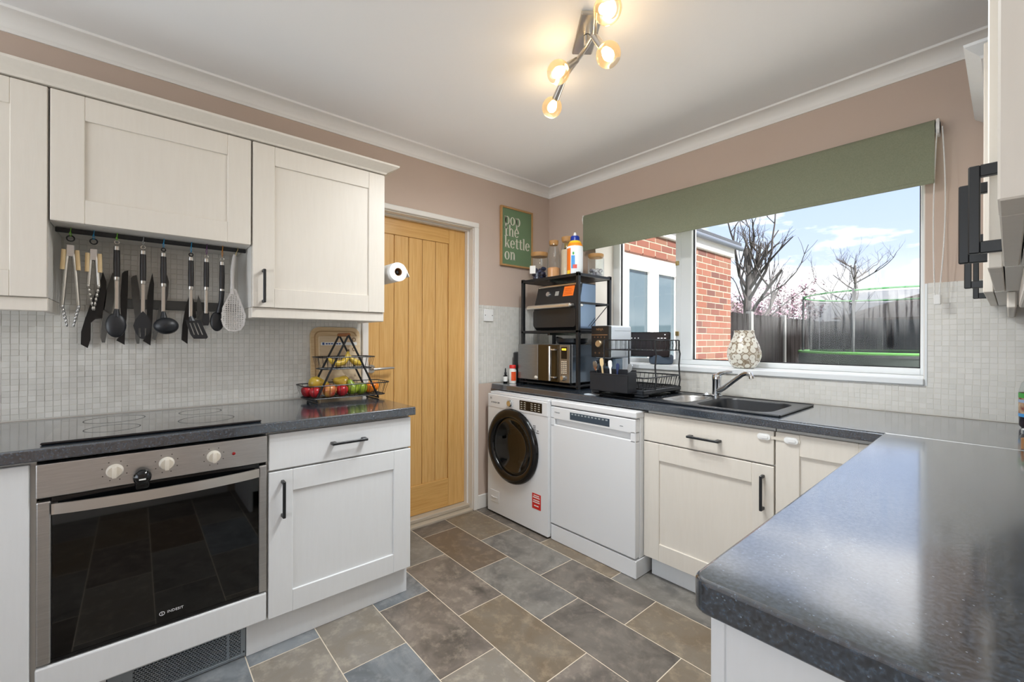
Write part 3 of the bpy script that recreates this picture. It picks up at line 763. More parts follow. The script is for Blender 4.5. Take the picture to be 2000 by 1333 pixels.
# mitred run along the fronts and return along the right end
path = [(-3.42, 0), (-1.588, 0)]
vs = []; k = len(prof)
for x, z in prof: vs.append((x, -3.42, z))
for x, z in prof: vs.append((x, -1.588+(x-.35), z))
for x, z in prof: vs.append((.006, -1.588+(x-.35), z))
fs = [list(range(k))[::-1], list(range(2*k, 3*k))]
for s_ in range(2):
    for i in range(k): fs.append([s_*k+i, s_*k+(i+1) % k, (s_+1)*k+(i+1) % k, (s_+1)*k+i])
cn._add(vs, fs)
solo('cornice', cn, CREAM, 'cream cornice moulding along the top of the left wall cabinets', 'cornice')

# ---- window run: sink cabinet, corner cabinet
YC = -.598
MY = FY((0, YC+.02, 0)); MYh = FY((0, YC, 0))
sc_ = thing('base_cabinet', 'cream sink base cabinet with drawer front beside the dishwasher', 'cabinet', (1.56, -.3, 0))
part('body', MB().box(1.275, 1.29, YC+.022, -.03, .13, .85).box(1.848, 1.862, YC+.022, -.03, .13, .85).box(1.275, 1.862, YC+.022, -.03, .13, .148).box(1.29, 1.848, YC+.022, YC+.04, .68, .85).box(1.29, 1.848, -.045, -.03, .148, .68), CARC, sc_)
d1 = part('drawer', slab(MY, 1.262, 1.862, .698, .838), CREAM, sc_)
part('handle', bar_handle(MYh, 1.578, .760, .15, False), BLACKM, d1)
d2 = part('door', shaker(MY, 1.262, 1.862, .105, .692), CREAM, sc_)
part('handle', bar_handle(MYh, 1.823, .580, .145), BLACKM, d2)
cc = thing('base_cabinet', 'cream corner base cabinet with shaker door behind the foreground worktop', 'cabinet', (2.04, -.3, 0))
part('body', MB().box(1.866, 2.80, YC+.022, -.03, .13, .85), CARC, cc)
part('door', shaker(MY, 1.868, 2.222, .105, .838), CREAM, cc)
solo('plinth', MB().box(1.28, 2.24, -.548, -.530, .001, .103), WHITEC, 'white plinth under the sink cabinet', 'plinth')
cl = thing('child_lock', 'white plastic child lock strap between the sink drawer and corner door', 'lock', (1.865, YC, .81))
for x in (1.826, 1.925):
    b = MB(); b.M = FY((x, YC, .812)); b.prism(rrect(-.025, .025, -.0125, .0125, .0122), .0, .007, 'xy'); b.prism(rrect(-.016, .016, -.006, .006, .0058), .007, .0095, 'xy'); b.M = None
    part('pad', b, WHITEP, cl, 'auto')
part('strap', MB().box(1.80, 1.955, YC-.0035, YC-.002, .806, .818), mat('strap_clear', (220, 212, 198), .4), cl)
# ---- foreground (right) base units
rb = thing('base_cabinet', 'white cabinet run with plain end panel under the foreground worktop', 'cabinet', (2.52, -1.3, 0))
part('body', MB().box(2.262, 2.80, -1.95, -.62, .13, .845), CARC, rb)
part('end_panel', MB().box(2.245, 2.81, -1.972, -1.952, .001, .845, .002), WHITEC, rb)
for y0, y1 in ((-1.95, -1.36), (-1.355, -.63)):
    part('door', shaker(FXN((2.262, 0, 0)), -y1, -y0, .135, .84), WHITEC, rb)
part('edge_post', MB().box(2.224, 2.2445, -1.970, -1.952, .001, .845, .002), WHITEC, rb)

# ---- right wall units
def right_cab(label, xf, y0, y1, z0, handles, split=None):
    t = thing('wall_cabinet', label, 'cabinet', (W-.17, (y0+y1)/2, z0))
    part('body', MB().box(xf+.022, W-.004, y0+.001, y1-.001, z0, 2.07), CARC, t)
    sp_ = [(y0, y1)] if split is None else [(y0, split), (split, y1)]
    for (a, b_), hy in zip(sp_, handles):
        d = part('door', shaker(FXN((xf+.02, 0, 0)), -b_+.002, -a-.002, z0, 2.066), CREAM, t)
        if hy is not None: part('handle', bar_handle(FXN((xf, 0, 0)), -hy, z0+.108, .165, proj=.044, w=.014, th=.016, leg=.011), BLACKM, d)
    part('light_rail', MB().box(xf+.045, xf+.063, y0+.001, y1-.001, z0-.047, z0-.001, .003), CREAM, t)
    return t
right_cab('nearest cream wall cabinet at the right edge of the photo', 2.486, -1.93, -1.345, 1.35, [-1.375])
right_cab('middle cream wall cabinet on the right wall', 2.466, -1.34, -.745, 1.35, [-1.24])
right_cab('cream double wall cabinet in the far right corner by the window', 2.444, -.74, -.012, 1.35, [-.60, -.10], split=-.37)
rc = MB()
pf = [(0, 2.072), (-.008, 2.072), (-.012, 2.08), (-.043, 2.106), (-.045, 2.114), (.05, 2.114), (.05, 2.072)]
vs = []; k = len(pf)
for y in (-.62, -.008):
    for x, z in pf: vs.append((2.444+x, (y-(x if y < -.3 else 0)*-1) if y < -.3 else y, z))
fs = [list(range(k))[::-1], list(range(k, 2*k))]+[[i, (i+1) % k, k+(i+1) % k, k+i] for i in range(k)]
rc._add(vs, fs)
# return of the cornice along the near end
for_ret = MB()
vs = [(2.444+x, -.62+x, z) for x, z in pf]+[(W-.01, -.62+x, z) for x, z in pf]
fs = [list(range(k))[::-1], list(range(k, 2*k))]+[[i, (i+1) % k, k+(i+1) % k, k+i] for i in range(k)]
rc._add(vs, fs)
solo('cornice', rc, WHITEC, 'short white cornice over the far right wall cabinet', 'cornice')
n2 = MB()
vs = []
for y in (-1.95, -.76):
    for x, z in pf: vs.append((2.486+.02+x, y, z))
n2._add(vs, [list(range(k))[::-1], list(range(k, 2*k))]+[[i, (i+1) % k, k+(i+1) % k, k+i] for i in range(k)])
solo('cornice', n2, WHITEC, 'white cornice over the near right wall cabinets', 'cornice')

# ================================================================ APPLIANCES
# ---- washing machine
wm = thing('washing_machine', 'white washing machine with black ringed porthole door', 'washing machine', (.37, -.37, 0))
wx0, wx1, wyf = .074, .664, -.687
b = MB()
oc = rrect(wx0, wx1, .014, .832, .004, 1); no = 64; dcx, dcz = .340, .506
def on_rect(t):
    c_, s_ = math.cos(t), math.sin(t); k_ = []
    if c_ > 1e-9: k_.append((wx1-dcx)/c_)
    if c_ < -1e-9: k_.append((wx0-dcx)/c_)
    if s_ > 1e-9: k_.append((.832-dcz)/s_)
    if s_ < -1e-9: k_.append((.014-dcz)/s_)
    q_ = min(k_); return (dcx+c_*q_, dcz+s_*q_)
corn = [math.atan2(z_-dcz, x_-dcx) % (2*PI) for x_ in (wx0, wx1) for z_ in (.014, .832)]
angs = sorted([2*PI*i/no for i in range(no)]+corn)
b.ring([on_rect(t) for t in angs], [(dcx+.187*math.cos(t), dcz+.187*math.sin(t)) for t in angs], wyf, wyf+.02, 'xz')
part('front', b, APPL, wm)
b = MB().box(wx0, wx0+.012, wyf+.0195, -.09, .014, .832, .002).box(wx1-.012, wx1, wyf+.0195, -.09, .014, .832, .002).box(wx0, wx1, -.10, -.09, .014, .832).box(wx0, wx1, wyf+.02, -.09, .014, .03).box(wx0, wx1, wyf+.02, -.09, .815, .832)
part('body', b, APPL, wm)
for x, y in ((.12, -.64), (.62, -.64), (.12, -.14), (.62, -.14)): part('foot', MB().cyl((x, y, 0), (x, y, .016), .02, n=12), RUBBER, wm)
part('lid', MB().prism(rrect(wx0, wx1, wyf+.012, -.09, .02, 5), .834, .846, 'xy'), APPL, wm, 'auto')
part('fascia', MB().box(wx0+.004, wx1-.004, wyf-.0025, wyf+.01, .742, .829, .002), APPL, wm)
dcx, dcz = .340, .506
prof = [(.186, 0), (.243, 0), (.247, -.006), (.245, -.018), (.236, -.027), (.214, -.031), (.196, -.026), (.186, -.014), (.186, 0)]
ring = MB().lathe([(r, wyf+h) for r, h in prof], (dcx, 0, dcz), 56, 'y')
pd = part('porthole_door', ring, BLACKG, wm, 'auto')
b = MB().lathe([(.186, wyf-.010), (.172, wyf-.014), (.150, wyf+.002), (.120, wyf+.022), (.085, wyf+.034), (0, wyf+.040)], (dcx, 0, dcz), 48, 'y')
part('door_glass', b, DRUMG, pd, 'auto')
b = MB().lathe([(.188, wyf-.003), (.186, wyf-.008), (.178, wyf-.012), (.172, wyf-.010)], (dcx, 0, dcz), 48, 'y')
part('chrome_ring', b, SATIN, pd, 'auto')
b = MB().lathe([(.172, wyf-.001), (.165, wyf+.05), (.16, wyf+.25), (0, wyf+.25)], (dcx, 0, dcz), 40, 'y')
for a in range(3):
    t = 2*PI*a/3+.5
    b.box(dcx+.13*math.cos(t)-.02, dcx+.13*math.cos(t)+.02, wyf+.06, wyf+.24, dcz+.13*math.sin(t)-.02, dcz+.13*math.sin(t)+.02, .008)
part('drum', b, mat('drum_steel', (150, 152, 156), .32, .9), wm, 'auto')
b = MB(); b.M = FY((0, wyf-.0025, 0)); b.lathe([(.024, 0), (.024, .006), (.019, .016), (0, .017)], (.315, .786, 0), 24, 'z'); b.M = None
part('program_dial', b, CHROME, wm, 'auto')
b = MB()
for a in range(14):
    t = 2*PI*a/14
    b.box(.315+.034*math.sin(t)-.004, .315+.034*math.sin(t)+.004, wyf-.0032, wyf-.0025, .786+.031*math.cos(t)-.001, .786+.031*math.cos(t)+.001)
tiny('dial_print', b, mat('grey_print', (130, 130, 132), .5), wm)
ds = part('display', MB().box(.408, .614, wyf-.0035, wyf-.002, .757, .818, .0008), BLACKG, wm)
b = MB()
for i in range(6):
    for j in range(4):
        if 1 < i < 3: continue
        b.box(.418+.032*i, .436+.032*i, wyf-.0042, wyf-.0034, .765+.013*j, .769+.013*j)
tiny('display_print', b, mat('display_print', (206, 200, 186), .5), ds)
part('logo', text_mesh('H', .026, FY((.110, wyf-.0028, .803)), .0004), mat('logo_dark', (60, 60, 64), .5), wm)
b = text_mesh('H-WASH 300', .016, FY((.158, wyf-.0028, .775)), .0004)
part('lettering', b, MATS['logo_dark'], wm)
rs = part('red_sticker', MB().box(.527, .604, wyf-.0012, wyf, .155, .250), REDM, wm)
b = MB()
for z, w_ in ((.235, .05), (.223, .06), (.206, .055), (.194, .06), (.172, .04)): b.box(.565-w_/2, .565+w_/2, wyf-.0016, wyf-.0011, z, z+.006)
tiny('sticker_print', b, LABELW, rs)
b = MB()
for z in (.628, .638, .648, .658, .668): b.box(.533, .556, wyf-.0008, wyf, z, z+.006)
b.box(.566, .582, wyf-.0008, wyf, .640, .646).box(.560, .585, wyf-.0008, wyf, .626, .633)
tiny('spec_print', b, mat('grey_print', (130, 130, 132), .5), wm)
part('filter_hatch', MB().box(.105, .20, wyf-.0022, wyf, .085, .165, .0015).tube([(.118, wyf-.003, .12), (.15, wyf-.005, .115), (.18, wyf-.003, .12)], .003, 6), APPL, wm)

# ---- dishwasher
dw_ = thing('dishwasher', 'white freestanding dishwasher with dark display strip', 'dishwasher', (.966, -.36, 0))
a0, a1, yf = .669, 1.262, -.669
part('body', MB().box(a0+.003, a1-.003, -.628, -.06, .095, .842, .003), APPL, dw_)
part('lid', MB().box(a0, a1, yf, -.06, .812, .846, .006, 2), APPL, dw_)
part('kickplate', MB().box(a0, a1, yf+.003, -.06, .001, .093, .003), APPL, dw_)
# door: fascia, recessed pull, lower panel
d = part('door', MB().box(a0, a1-.004, yf, -.63, .102, .700, .004, 2).box(a0, a1-.004, yf, -.63, .735, .807, .004, 2).box(a0, a0+.03, yf, -.63, .69, .745, .003).box(a1-.034, a1-.004, yf, -.63, .69, .745, .003).box(a0+.02, a1-.02, yf+.022, -.63, .69, .75), APPL, dw_)
ds = part('display', MB().box(.822, 1.100, yf-.0012, yf+.002, .748, .790, .0006), mat('dw_display', (62, 74, 86), .2), d)
b = MB()
for i in range(11): b.box(.834+.024*i, .848+.024*i, yf-.0017, yf-.001, .777, .785)
tiny('display_print', b, mat('dw_print', (150, 160, 164), .4), ds)
part('lettering', text_mesh('Hisense', .013, FY((.722, yf-.0006, .776)), .0004), mat('grey_print', (130, 130, 132), .5), d)
part('mark', MB().box(1.165, 1.185, yf-.0006, yf, .7625, .7655), mat('grey_print', (130, 130, 132), .5), d)

# ---- microwave
RX0, RX1, RY0, RY1 = .145, .690, -.44, -.09
MSTEEL = mat('microwave_steel', (150, 152, 154), .3, .95, noise=(8, .4), rgb2=(130, 132, 136), stretch=(2, 2, 40))
mwv = thing('microwave', 'stainless microwave on the bottom of the black rack', 'microwave', (.40, -.30, .916))
mx0, mx1, my0, my1, mz0, mz1 = .148, .646, -.472, -.12, .928, 1.180
part('body', MB().box(mx0+.022, mx1, my0+.022, my1, mz0, mz1, .004), mat('microwave_case', (168, 178, 188), .22, .9), mwv)
part('door', MB().box(mx0, mx0+.205, my0, my0+.021, mz0+.002, mz1-.002, .003), MSTEEL, mwv)
dg_ = part('door_window', MB().box(mx0+.205, mx0+.405, my0+.001, my0+.021, mz0+.002, mz1-.002, .003), mat('bronze_glass', (52, 40, 22), .12), mwv)
part('handle', MB().cyl((mx0+.352, my0-.032, mz0+.012), (mx0+.352, my0-.032, mz1-.012), .010, n=14).cyl((mx0+.385, my0-.032, mz0+.035), (mx0+.352, my0-.032, mz0+.035), .004, n=8)
     .box(mx0+.352, mx0+.394, my0-.034, my0+.002, mz0+.03, mz0+.04, .002).box(mx0+.352, mx0+.394, my0-.034, my0+.002, mz1-.04, mz1-.03, .002), CHROME, mwv, 'auto')
cpn = part('control_panel', MB().box(mx0+.407, mx1, my0, my0+.021, mz0+.002, mz1-.002, .003), MSTEEL, mwv)
ds = part('display', MB().box(mx0+.424, mx0+.474, my0-.0015, my0, mz0+.158, mz0+.236, .0006), BLACKG, cpn)
b = MB()
for i in range(3):
    for j in range(7): b.box(mx0+.425+.017*i, mx0+.437+.017*i, my0-.001, my0, mz0+.062+.0125*j, mz0+.070+.0125*j)
tiny('buttons', b, mat('button_pale', (196, 184, 166), .4), cpn)
part('dial', MB().lathe([(.018, my0), (.018, my0-.012), (.014, my0-.018), (0, my0-.018)], (mx0+.444, 0, mz0+.034), 22, 'y'), SATIN, cpn, 'auto')
part('door_digits', MB().box(mx0+.432, mx0+.468, my0-.0024, my0-.0014, mz0+.214, mz0+.226), mat('amber_digits', (250, 190, 40), .4, emit=((255, 180, 40), 1.5)), mwv)
b = MB()
for x in (mx0+.03, mx1-.03):
    for y in (my0+.05, my1-.04): part('foot', MB().cyl((x, y, .918), (x, y, mz0), .012, n=10), RUBBER, mwv)
part('window_screw', MB().ball((mx0+.192, my0-.004, mz0+.022), (.016, .008, .012), 12, 8), mat('knob_cream', (222, 214, 200), .35), mwv)

# ---- black rack
rk = thing('microwave_rack', 'black metal two-tier rack standing over the microwave', 'rack', ((RX0+RX1)/2, -.265, ZT))
T = .0115
for x in (RX0+T, RX1-T):
    for y in (RY0+T, RY1-T):
        part('post', MB().box(x-T, x+T, y-T, y+T, ZT+.001, 1.648, .002), BLACKM, rk)
def tray(z, lip):
    b = MB().box(RX0, RX1, RY0, RY0+.018, z, z+lip, .002).box(RX0, RX1, RY1-.018, RY1, z, z+lip, .002).box(RX0, RX0+.018, RY0, RY1, z, z+lip, .002).box(RX1-.018, RX1, RY0, RY1, z, z+lip, .002)
    b.box(RX0+.01, RX1-.01, RY0+.01, RY1-.01, z+.002, z+.006)
    b.box((RX0+RX1)/2-.012, (RX0+RX1)/2+.012, RY0+.01, RY1-.01, z-.014, z+.002)
    return b
part('shelf', tray(1.622, .020), BLACKM, rk)
part('shelf', tray(1.256, .018), BLACKM, rk)
part('shelf', MB().box(RX0+.005, RX1-.005, RY0-.02, RY1-.01, .904, .916, .002), BLACKM, rk)
part('rear_rail', MB().box(RX0+.02, RX1-.02, RY1-.016, RY1-.008, 1.446, 1.462, .002), BLACKM, rk)
part('side_rail', MB().box(RX1-.016, RX1-.006, RY0+.02, RY1-.02, 1.446, 1.458, .002), BLACKM, rk)
part('brace', MB().tube([(RX1-.011, -.30, 1.30), (RX1-.011, -.115, 1.45)], .003, 6), BLACKM, rk)
part('back_strut', MB().box(.405, .425, RY1-.016, RY1-.010, .93, 1.26, .001), BLACKM, rk)

# ---- air fryer oven on the middle shelf
AFB = mat('airfryer_black', (30, 31, 33), .35)
AFS = mat('airfryer_side', (128, 146, 166), .25, .8)
af = thing('air_fryer', 'black multi cooker with silver handle bar on the rack shelf', 'cooker', (.45, -.27, 1.276))
fx0, fx1, fy0, fy1 = .265, .668, -.428, -.235
b = MB().prism([(fy0+.004, 1.300), (fy0+.030, 1.277), (fy1, 1.277), (fy1, 1.585), (fy0+.05, 1.585), (fy0+.004, 1.43)], fx0, fx1-.003, 'yz')
part('body', b, AFB, af)
part('side_panel', MB().prism([(fy0+.02, 1.305), (fy0+.035, 1.285), (fy1-.005, 1.285), (fy1-.005, 1.578), (fy0+.056, 1.578), (fy0+.02, 1.43)], fx1-.003, fx1, 'yz'), AFS, af)
part('drawer_front', MB().prism(rrect(fx0+.004, fx1-.006, 1.295, 1.420, .022, 5), fy0-.008, fy0+.004, 'xz'), AFB, af, 'auto')
hm = MB().tube([(fx0-.016, fy0-.034, 1.436), (fx1-.03, fy0-.034, 1.436)], .0145, 12).ball((fx0-.016, fy0-.034, 1.434), .015, 12, 8).box(fx1-.14, fx1-.02, fy0-.042, fy0-.004, 1.428, 1.446, .005, 2).box(fx0-.012, fx0+.012, fy0-.036, fy0, 1.428, 1.444, .004)
part('handle', hm, mat('warm_silver', (222, 218, 210), .28, .85), af, 'auto')
part('lid_trim', MB().box(fx0+.012, fx1-.006, fy0+.036, fy0+.052, 1.574, 1.590, .004), SATIN, af)
b = MB(); n_ = Vector((0, -.155, .046)).normalized()
PM = plane_M((.0, fy0+.027, 1.5075), (1, 0, 0), (0, .046, .155))
b.M = PM; b.lathe([(.020, 0), (.020, .008), (.016, .014), (0, .014)], (.385, .018, 0), 22, 'z'); b.M = None
part('dial', b, CHROME, af, 'auto')
b = MB(); b.M = PM; b.box(.445, .478, .004, .036, 0, .0015); b.M = None
part('display', b, mat('fryer_display', (150, 148, 142), .3), af)
b = MB(); b.M = PM; b.box(.52, .612, -.005, .066, 0, .0018); b.M = None
st = part('orange_sticker', b, ORANGE, af)
b = MB(); b.M = PM
for k in range(4): b.box(.53, .60-.01*(k % 2), .008+.012*k, .012+.012*k, .0018, .0022)
b.M = None
tiny('sticker_print', b, mat('sticker_print', (190, 78, 16), .5), st)
part('hinge_knob', MB().lathe([(.013, fx1), (.013, fx1+.010), (.009, fx1+.014), (0, fx1+.014)], (0, fy0+.03, 1.436), 18, 'x', (1.6, .8)), mat('warm_silver', (222, 218, 210), .28, .85), af, 'auto')
b = MB()
for y in (fy0+.05, fy1-.04):
    for x in (fx1-.09, fx0+.02): part('foot', MB().box(x, x+.07, y, y+.03, 1.263, 1.278, .004), RUBBER, af)
# pan lying on the microwave
pn = thing('frying_pan', 'black round pan lying on top of the microwave', 'pan', (.53, -.30, mz1))
part('bowl', MB().lathe([(0, mz1+.002), (.085, mz1+.002), (.105, mz1+.014), (.112, mz1+.040), (.107, mz1+.040), (.100, mz1+.016), (.083, mz1+.006), (0, mz1+.006)], (.535, -.325, 0), 36), BLACKP, pn, 'auto')
part('handle', MB().tube([(.43, -.31, mz1+.035), (.36, -.27, mz1+.042), (.30, -.22, mz1+.045)], [.009, .008, .010], 8), BLACKP, pn, 'auto')
pot = MB().lathe([(0, ZT+.002), (.05, ZT+.002), (.056, ZT+.05), (.056, ZT+.22), (.048, ZT+.225), (.048, ZT+.06), (0, ZT+.055)], (.082, -.385, 0), 26)
solo('black_canister', pot, BLACKP, 'tall black canister half hidden behind the microwave', 'canister', 'auto')

# ---- jars on top of the rack (shelf surface 1.628)
ZR = 1.6285
def glass_jar(label, x, y, r, h, lid_h, fill_mat, fill_h, lid_over=.003, neck=None, name='storage_jar', ball_fill=False):
    t = thing(name, label, 'jar', (x, y, ZR), group=None)
    if neck:
        pr = [(0, ZR+.001), (r*.96, ZR+.001), (r, ZR+.006), (r, ZR+h*.62), (r*.93, ZR+h*.70), (neck, ZR+h*.86), (neck, ZR+h-lid_h*.5)]
        lr = neck
    else:
        pr = [(0, ZR+.001), (r*.96, ZR+.001), (r, ZR+.008), (r, ZR+h*.78), (r*.94, ZR+h*.84), (r*.90, ZR+h-lid_h*.6)]
        lr = r*.90
    part('glass', MB().lathe(pr, (x, y, 0), 28), JARG, t, 'auto')
    part('lid', MB().lathe([(0, ZR+h-lid_h), (lr-.002, ZR+h-lid_h), (lr+lid_over, ZR+h-lid_h*.62), (lr+lid_over, ZR+h-.002), (lr+lid_over-.003, ZR+h), (0, ZR+h)], (x, y, 0), 26), LIDW, t, 'auto')
    if fill_mat:
        rr = r-.003
        if not ball_fill: part('contents', MB().lathe([(0, ZR+.003), (rr, ZR+.003), (rr, ZR+fill_h-.006), (rr*.6, ZR+fill_h), (0, ZR+fill_h+.002)], (x, y, 0), 24), fill_mat, t, 'auto')
        else:
            b = MB(); random.seed(int(x*1000))
            for k in range(46):
                a = random.uniform(0, 2*PI); q = (r-.019)*math.sqrt(random.random())
                b.ball((x+q*math.cos(a), y+q*math.sin(a), ZR+.017+random.random()*(fill_h-.028)), (.015, .015, .013), 8, 6)
            o = part('contents', b, fill_mat, t, True); o['kind'] = 'stuff'
    return t
NAVY = mat('navy_pods', (40, 48, 84), .35, noise=(30, .8), rgb2=(24, 28, 46))
MIXP = mat('mixed_pods', (214, 212, 214), .35, noise=(28, 1.0), rgb2=(52, 44, 74))
j = glass_jar('wide glass jar of navy pods with wooden lid, leftmost on the rack', .242, -.350, .066, .215, .03, NAVY, .11, ball_fill=True)
b = MB(); b.M = plane_M((.242, -.350, ZR+.085), (.86, .51, 0), (0, 0, 1)); b.box(-.052, -.010, -.028, .028, .0665, .0672); b.M = None
part('label', b, LABELW, j)
glass_jar('glass bottle half full of orange lentils with round wooden stopper', .372, -.335, .046, .285, .034, mat('lentils', (232, 170, 116), .8, noise=(200, .5), rgb2=(214, 146, 92)), .095, neck=.030)
t = thing('sauce_bottle', 'slim dark bottle with pale gold cap between the jars', 'bottle', (.425, -.262, ZR))
part('body', MB().lathe([(0, ZR+.001), (.024, ZR+.001), (.026, ZR+.006), (.026, ZR+.17), (.012, ZR+.21), (.012, ZR+.235)], (.425, -.262, 0), 20), mat('dark_glass', (58, 38, 44), .1), t, 'auto')
part('cap', MB().lathe([(.0145, ZR+.232), (.0145, ZR+.275), (.012, ZR+.278), (0, ZR+.278)], (.425, -.262, 0), 18), mat('gold_cap', (206, 178, 116), .4, .3), t, 'auto')
part('neck_band', MB().lathe([(.0150, ZR+.224), (.0152, ZR+.232), (0, ZR+.232)], (.425, -.262, 0), 18), BLACKP, t)
glass_jar('tall glass bottle of pale grain with wooden lid behind the white bottle', .487, -.325, .042, .292, .034, mat('grain', (222, 200, 172), .8, noise=(180, .5), rgb2=(206, 182, 150)), .205, neck=.034)
# white bottle with colourful label
t = thing('cleaner_bottle', 'white cleaning bottle with blue cap and orange label on the rack', 'bottle', (.597, -.365, ZR))
cx_, cy_ = .597, -.368
part('body', MB().lathe([(0, ZR+.001), (.050, ZR+.001), (.053, ZR+.006), (.053, ZR+.195), (.051, ZR+.2)], (cx_, cy_, 0), 30), mat('bottle_white', (232, 236, 240), .3), t, 'auto')
part('shoulder', MB().lathe([(.051, ZR+.2), (.047, ZR+.213), (.040, ZR+.226)], (cx_, cy_, 0), 30), mat('orange_shoulder', (240, 150, 36), .3), t, 'auto')
part('collar', MB().lathe([(.044, ZR+.221), (.037, ZR+.233), (.032, ZR+.238)], (cx_, cy_, 0), 30), mat('yellow_band', (250, 206, 50), .3), t, 'auto')
part('cap', MB().lathe([(.030, ZR+.236), (.030, ZR+.262), (.026, ZR+.270), (0, ZR+.271)], (cx_, cy_, 0), 26), mat('blue_cap', (24, 52, 150), .3), t, 'auto')
part('nozzle', MB().lathe([(.012, ZR+.270), (.009, ZR+.287), (.006, ZR+.295), (0, ZR+.296)], (cx_, cy_, 0), 16), WHITEP, t, 'auto')
def wrap(x, y, r, a0, a1, z0, z1, n=8):
    b = MB(); vs = []; fs = []
    for i in range(n+1):
        a = a0+(a1-a0)*i/n
        for z in (z0, z1): vs.append((x+r*math.cos(a), y+r*math.sin(a), z))
    for i in range(n): fs.append([2*i, 2*i+2, 2*i+3, 2*i+1])
    b._add(vs, fs); return b
va = math.atan2(-2.5692-cy_, 2.4941-cx_)     # bearing of the viewer side, used to turn the label to the room
part('label_stripe', wrap(cx_, cy_, .0534, va-1.35, va-.55, ZR+.01, ZR+.185), mat('label_orange', (236, 120, 34), .4), t)
tiny('label_print', wrap(cx_, cy_, .0535, va-.45, va+.0, ZR+.05, ZR+.135), mat('label_blue', (70, 150, 214), .4), t)
tiny('label_print', wrap(cx_, cy_, .0536, va-.3, va-.08, ZR+.14, ZR+.158), mat('label_green', (70, 160, 70), .4), t)
tiny('label_print', wrap(cx_, cy_, .0537, va-.25, va+.25, ZR+.05, ZR+.075), mat('label_red', (214, 90, 80), .4), t)
tiny('label_print', wrap(cx_, cy_, .0536, va-1.3, va-.65, ZR+.012, ZR+.04), mat('yellow_band', (250, 206, 50), .3), t)
glass_jar('glass jar of mixed pods with wooden lid, rightmost on the rack', .612, -.165, .056, .175, .026, MIXP, .075, ball_fill=True)

# ---- small bottles left of the microwave
t = thing('dropper_bottle', 'small black dropper bottle with white label on the worktop end', 'bottle', (.052, -.53, ZT))
part('body', MB().lathe([(0, ZT+.001), (.015, ZT+.001), (.016, ZT+.004), (.016, ZT+.052), (.008, ZT+.060), (.008, ZT+.066)], (.064, -.520, 0), 20), BLACKG, t, 'auto')
part('label', MB().lathe([(.0163, ZT+.012), (.0163, ZT+.048)], (.064, -.520, 0), 20), LABELW, t, 'auto')
part('dropper', MB().lathe([(.009, ZT+.064), (.009, ZT+.076), (.006, ZT+.080), (.005, ZT+.098), (.0035, ZT+.108), (0, ZT+.110)], (.064, -.520, 0), 16), BLACKP, t, 'auto')
t = thing('supplement_jar', 'white tablet jar with red lid and orange label beside the rack', 'jar', (.118, -.478, ZT))
jx, jy = .112, -.492
part('body', MB().lathe([(0, ZT+.001), (.026, ZT+.001), (.027, ZT+.004), (.027, ZT+.095), (.022, ZT+.104), (.022, ZT+.110)], (jx, jy, 0), 24), mat('jar_white', (228, 226, 220), .4), t, 'auto')
part('label', wrap(jx, jy, .0274, -1.1, .4, ZT+.02, ZT+.085), mat('label_redorange', (226, 84, 36), .4), t)
part('lid', MB().lathe([(.0235, ZT+.109), (.0235, ZT+.130), (.021, ZT+.133), (0, ZT+.133)], (jx, jy, 0), 24), REDM, t, 'auto')

# ================================================================ SINK AREA
SINKM = mat('black_sink', (26, 30, 36), .3, spec=.6, bump=(300, .1))
sk = thing('sink', 'black inset sink with main bowl, steel half bowl and drainer', 'sink', (1.38, -.32, ZT))
sx0, sx1, sy0, sy1 = .895, 1.868, -.558, -.088
B1 = (1.475, 1.815, -.52, -.150)       # main bowl
B2 = (1.285, 1.435, -.50, -.205)       # half bowl
# deck: strips around the two bowls
dk = MB(); zt = ZT+.007; zb = ZT+.0005
dk.box(sx0, B2[0], sy0, sy1, zb, zt, 0).box(B2[1], B1[0], sy0, sy1, zb, zt).box(B1[1], sx1, sy0, sy1, zb, zt)
dk.box(B2[0], B2[1], sy0, B2[2], zb, zt).box(B2[0], B2[1], B2[3], sy1, zb, zt).box(B1[0], B1[1], sy0, B1[2], zb, zt).box(B1[0], B1[1], B1[3], sy1, zb, zt)
part('deck', dk, SINKM, sk)
part('rim', MB().box(sx0-.004, sx1+.004, sy0-.005, sy0+.002, zb, zt+.003, .003).box(sx0-.004, sx1+.004, sy1-.002, sy1+.005, zb, zt+.003, .003).box(sx1-.003, sx1+.005, sy0, sy1, zb, zt+.003, .003).box(sx0-.005, sx0+.003, sy0, sy1, zb, zt+.003, .003), SINKM, sk)
def bowl(x0, x1, y0, y1, depth, r, m, name):
    b = MB(); rows = []
    for z, ins in ((zt, 0), (zt-.008, .004), (zt-depth*.8, .014), (zt-depth*.95, .025), (zt-depth, .045)):
        rows.append((rrect(x0+ins, x1-ins, y0+ins, y1-ins, r, 5), z))
    vs = []; n = len(rows[0][0])
    for rw, z in rows: vs += [(a, c, z) for a, c in rw]
    fs = [[i*n+k, i*n+(k+1) % n, (i+1)*n+(k+1) % n, (i+1)*n+k] for i in range(len(rows)-1) for k in range(n)]
    fs.append(list(range((len(rows)-1)*n, len(rows)*n)))
    b._add(vs, fs); return part(name, b, m, sk, 'auto')
def corner_fill(x0, x1, y0, y1, r):
    out = []
    for cx, cy, sx, sy in ((x0, y0, 1, 1), (x1, y0, -1, 1), (x1, y1, -1, -1), (x0, y1, 1, -1)):
        poly = [(cx, cy)]
        for i in range(6):
            a = PI/2*i/5; poly.append((cx+sx*(r-r*math.cos(a)), cy+sy*(r-r*math.sin(a))))
        out.append(MB().prism(poly, zb, zt, 'xy'))
    return out
bowl(*B1, .17, .07, SINKM, 'main_bowl'); [part('bowl_corner', q_, SINKM, sk) for q_ in corner_fill(*B1, .07)]
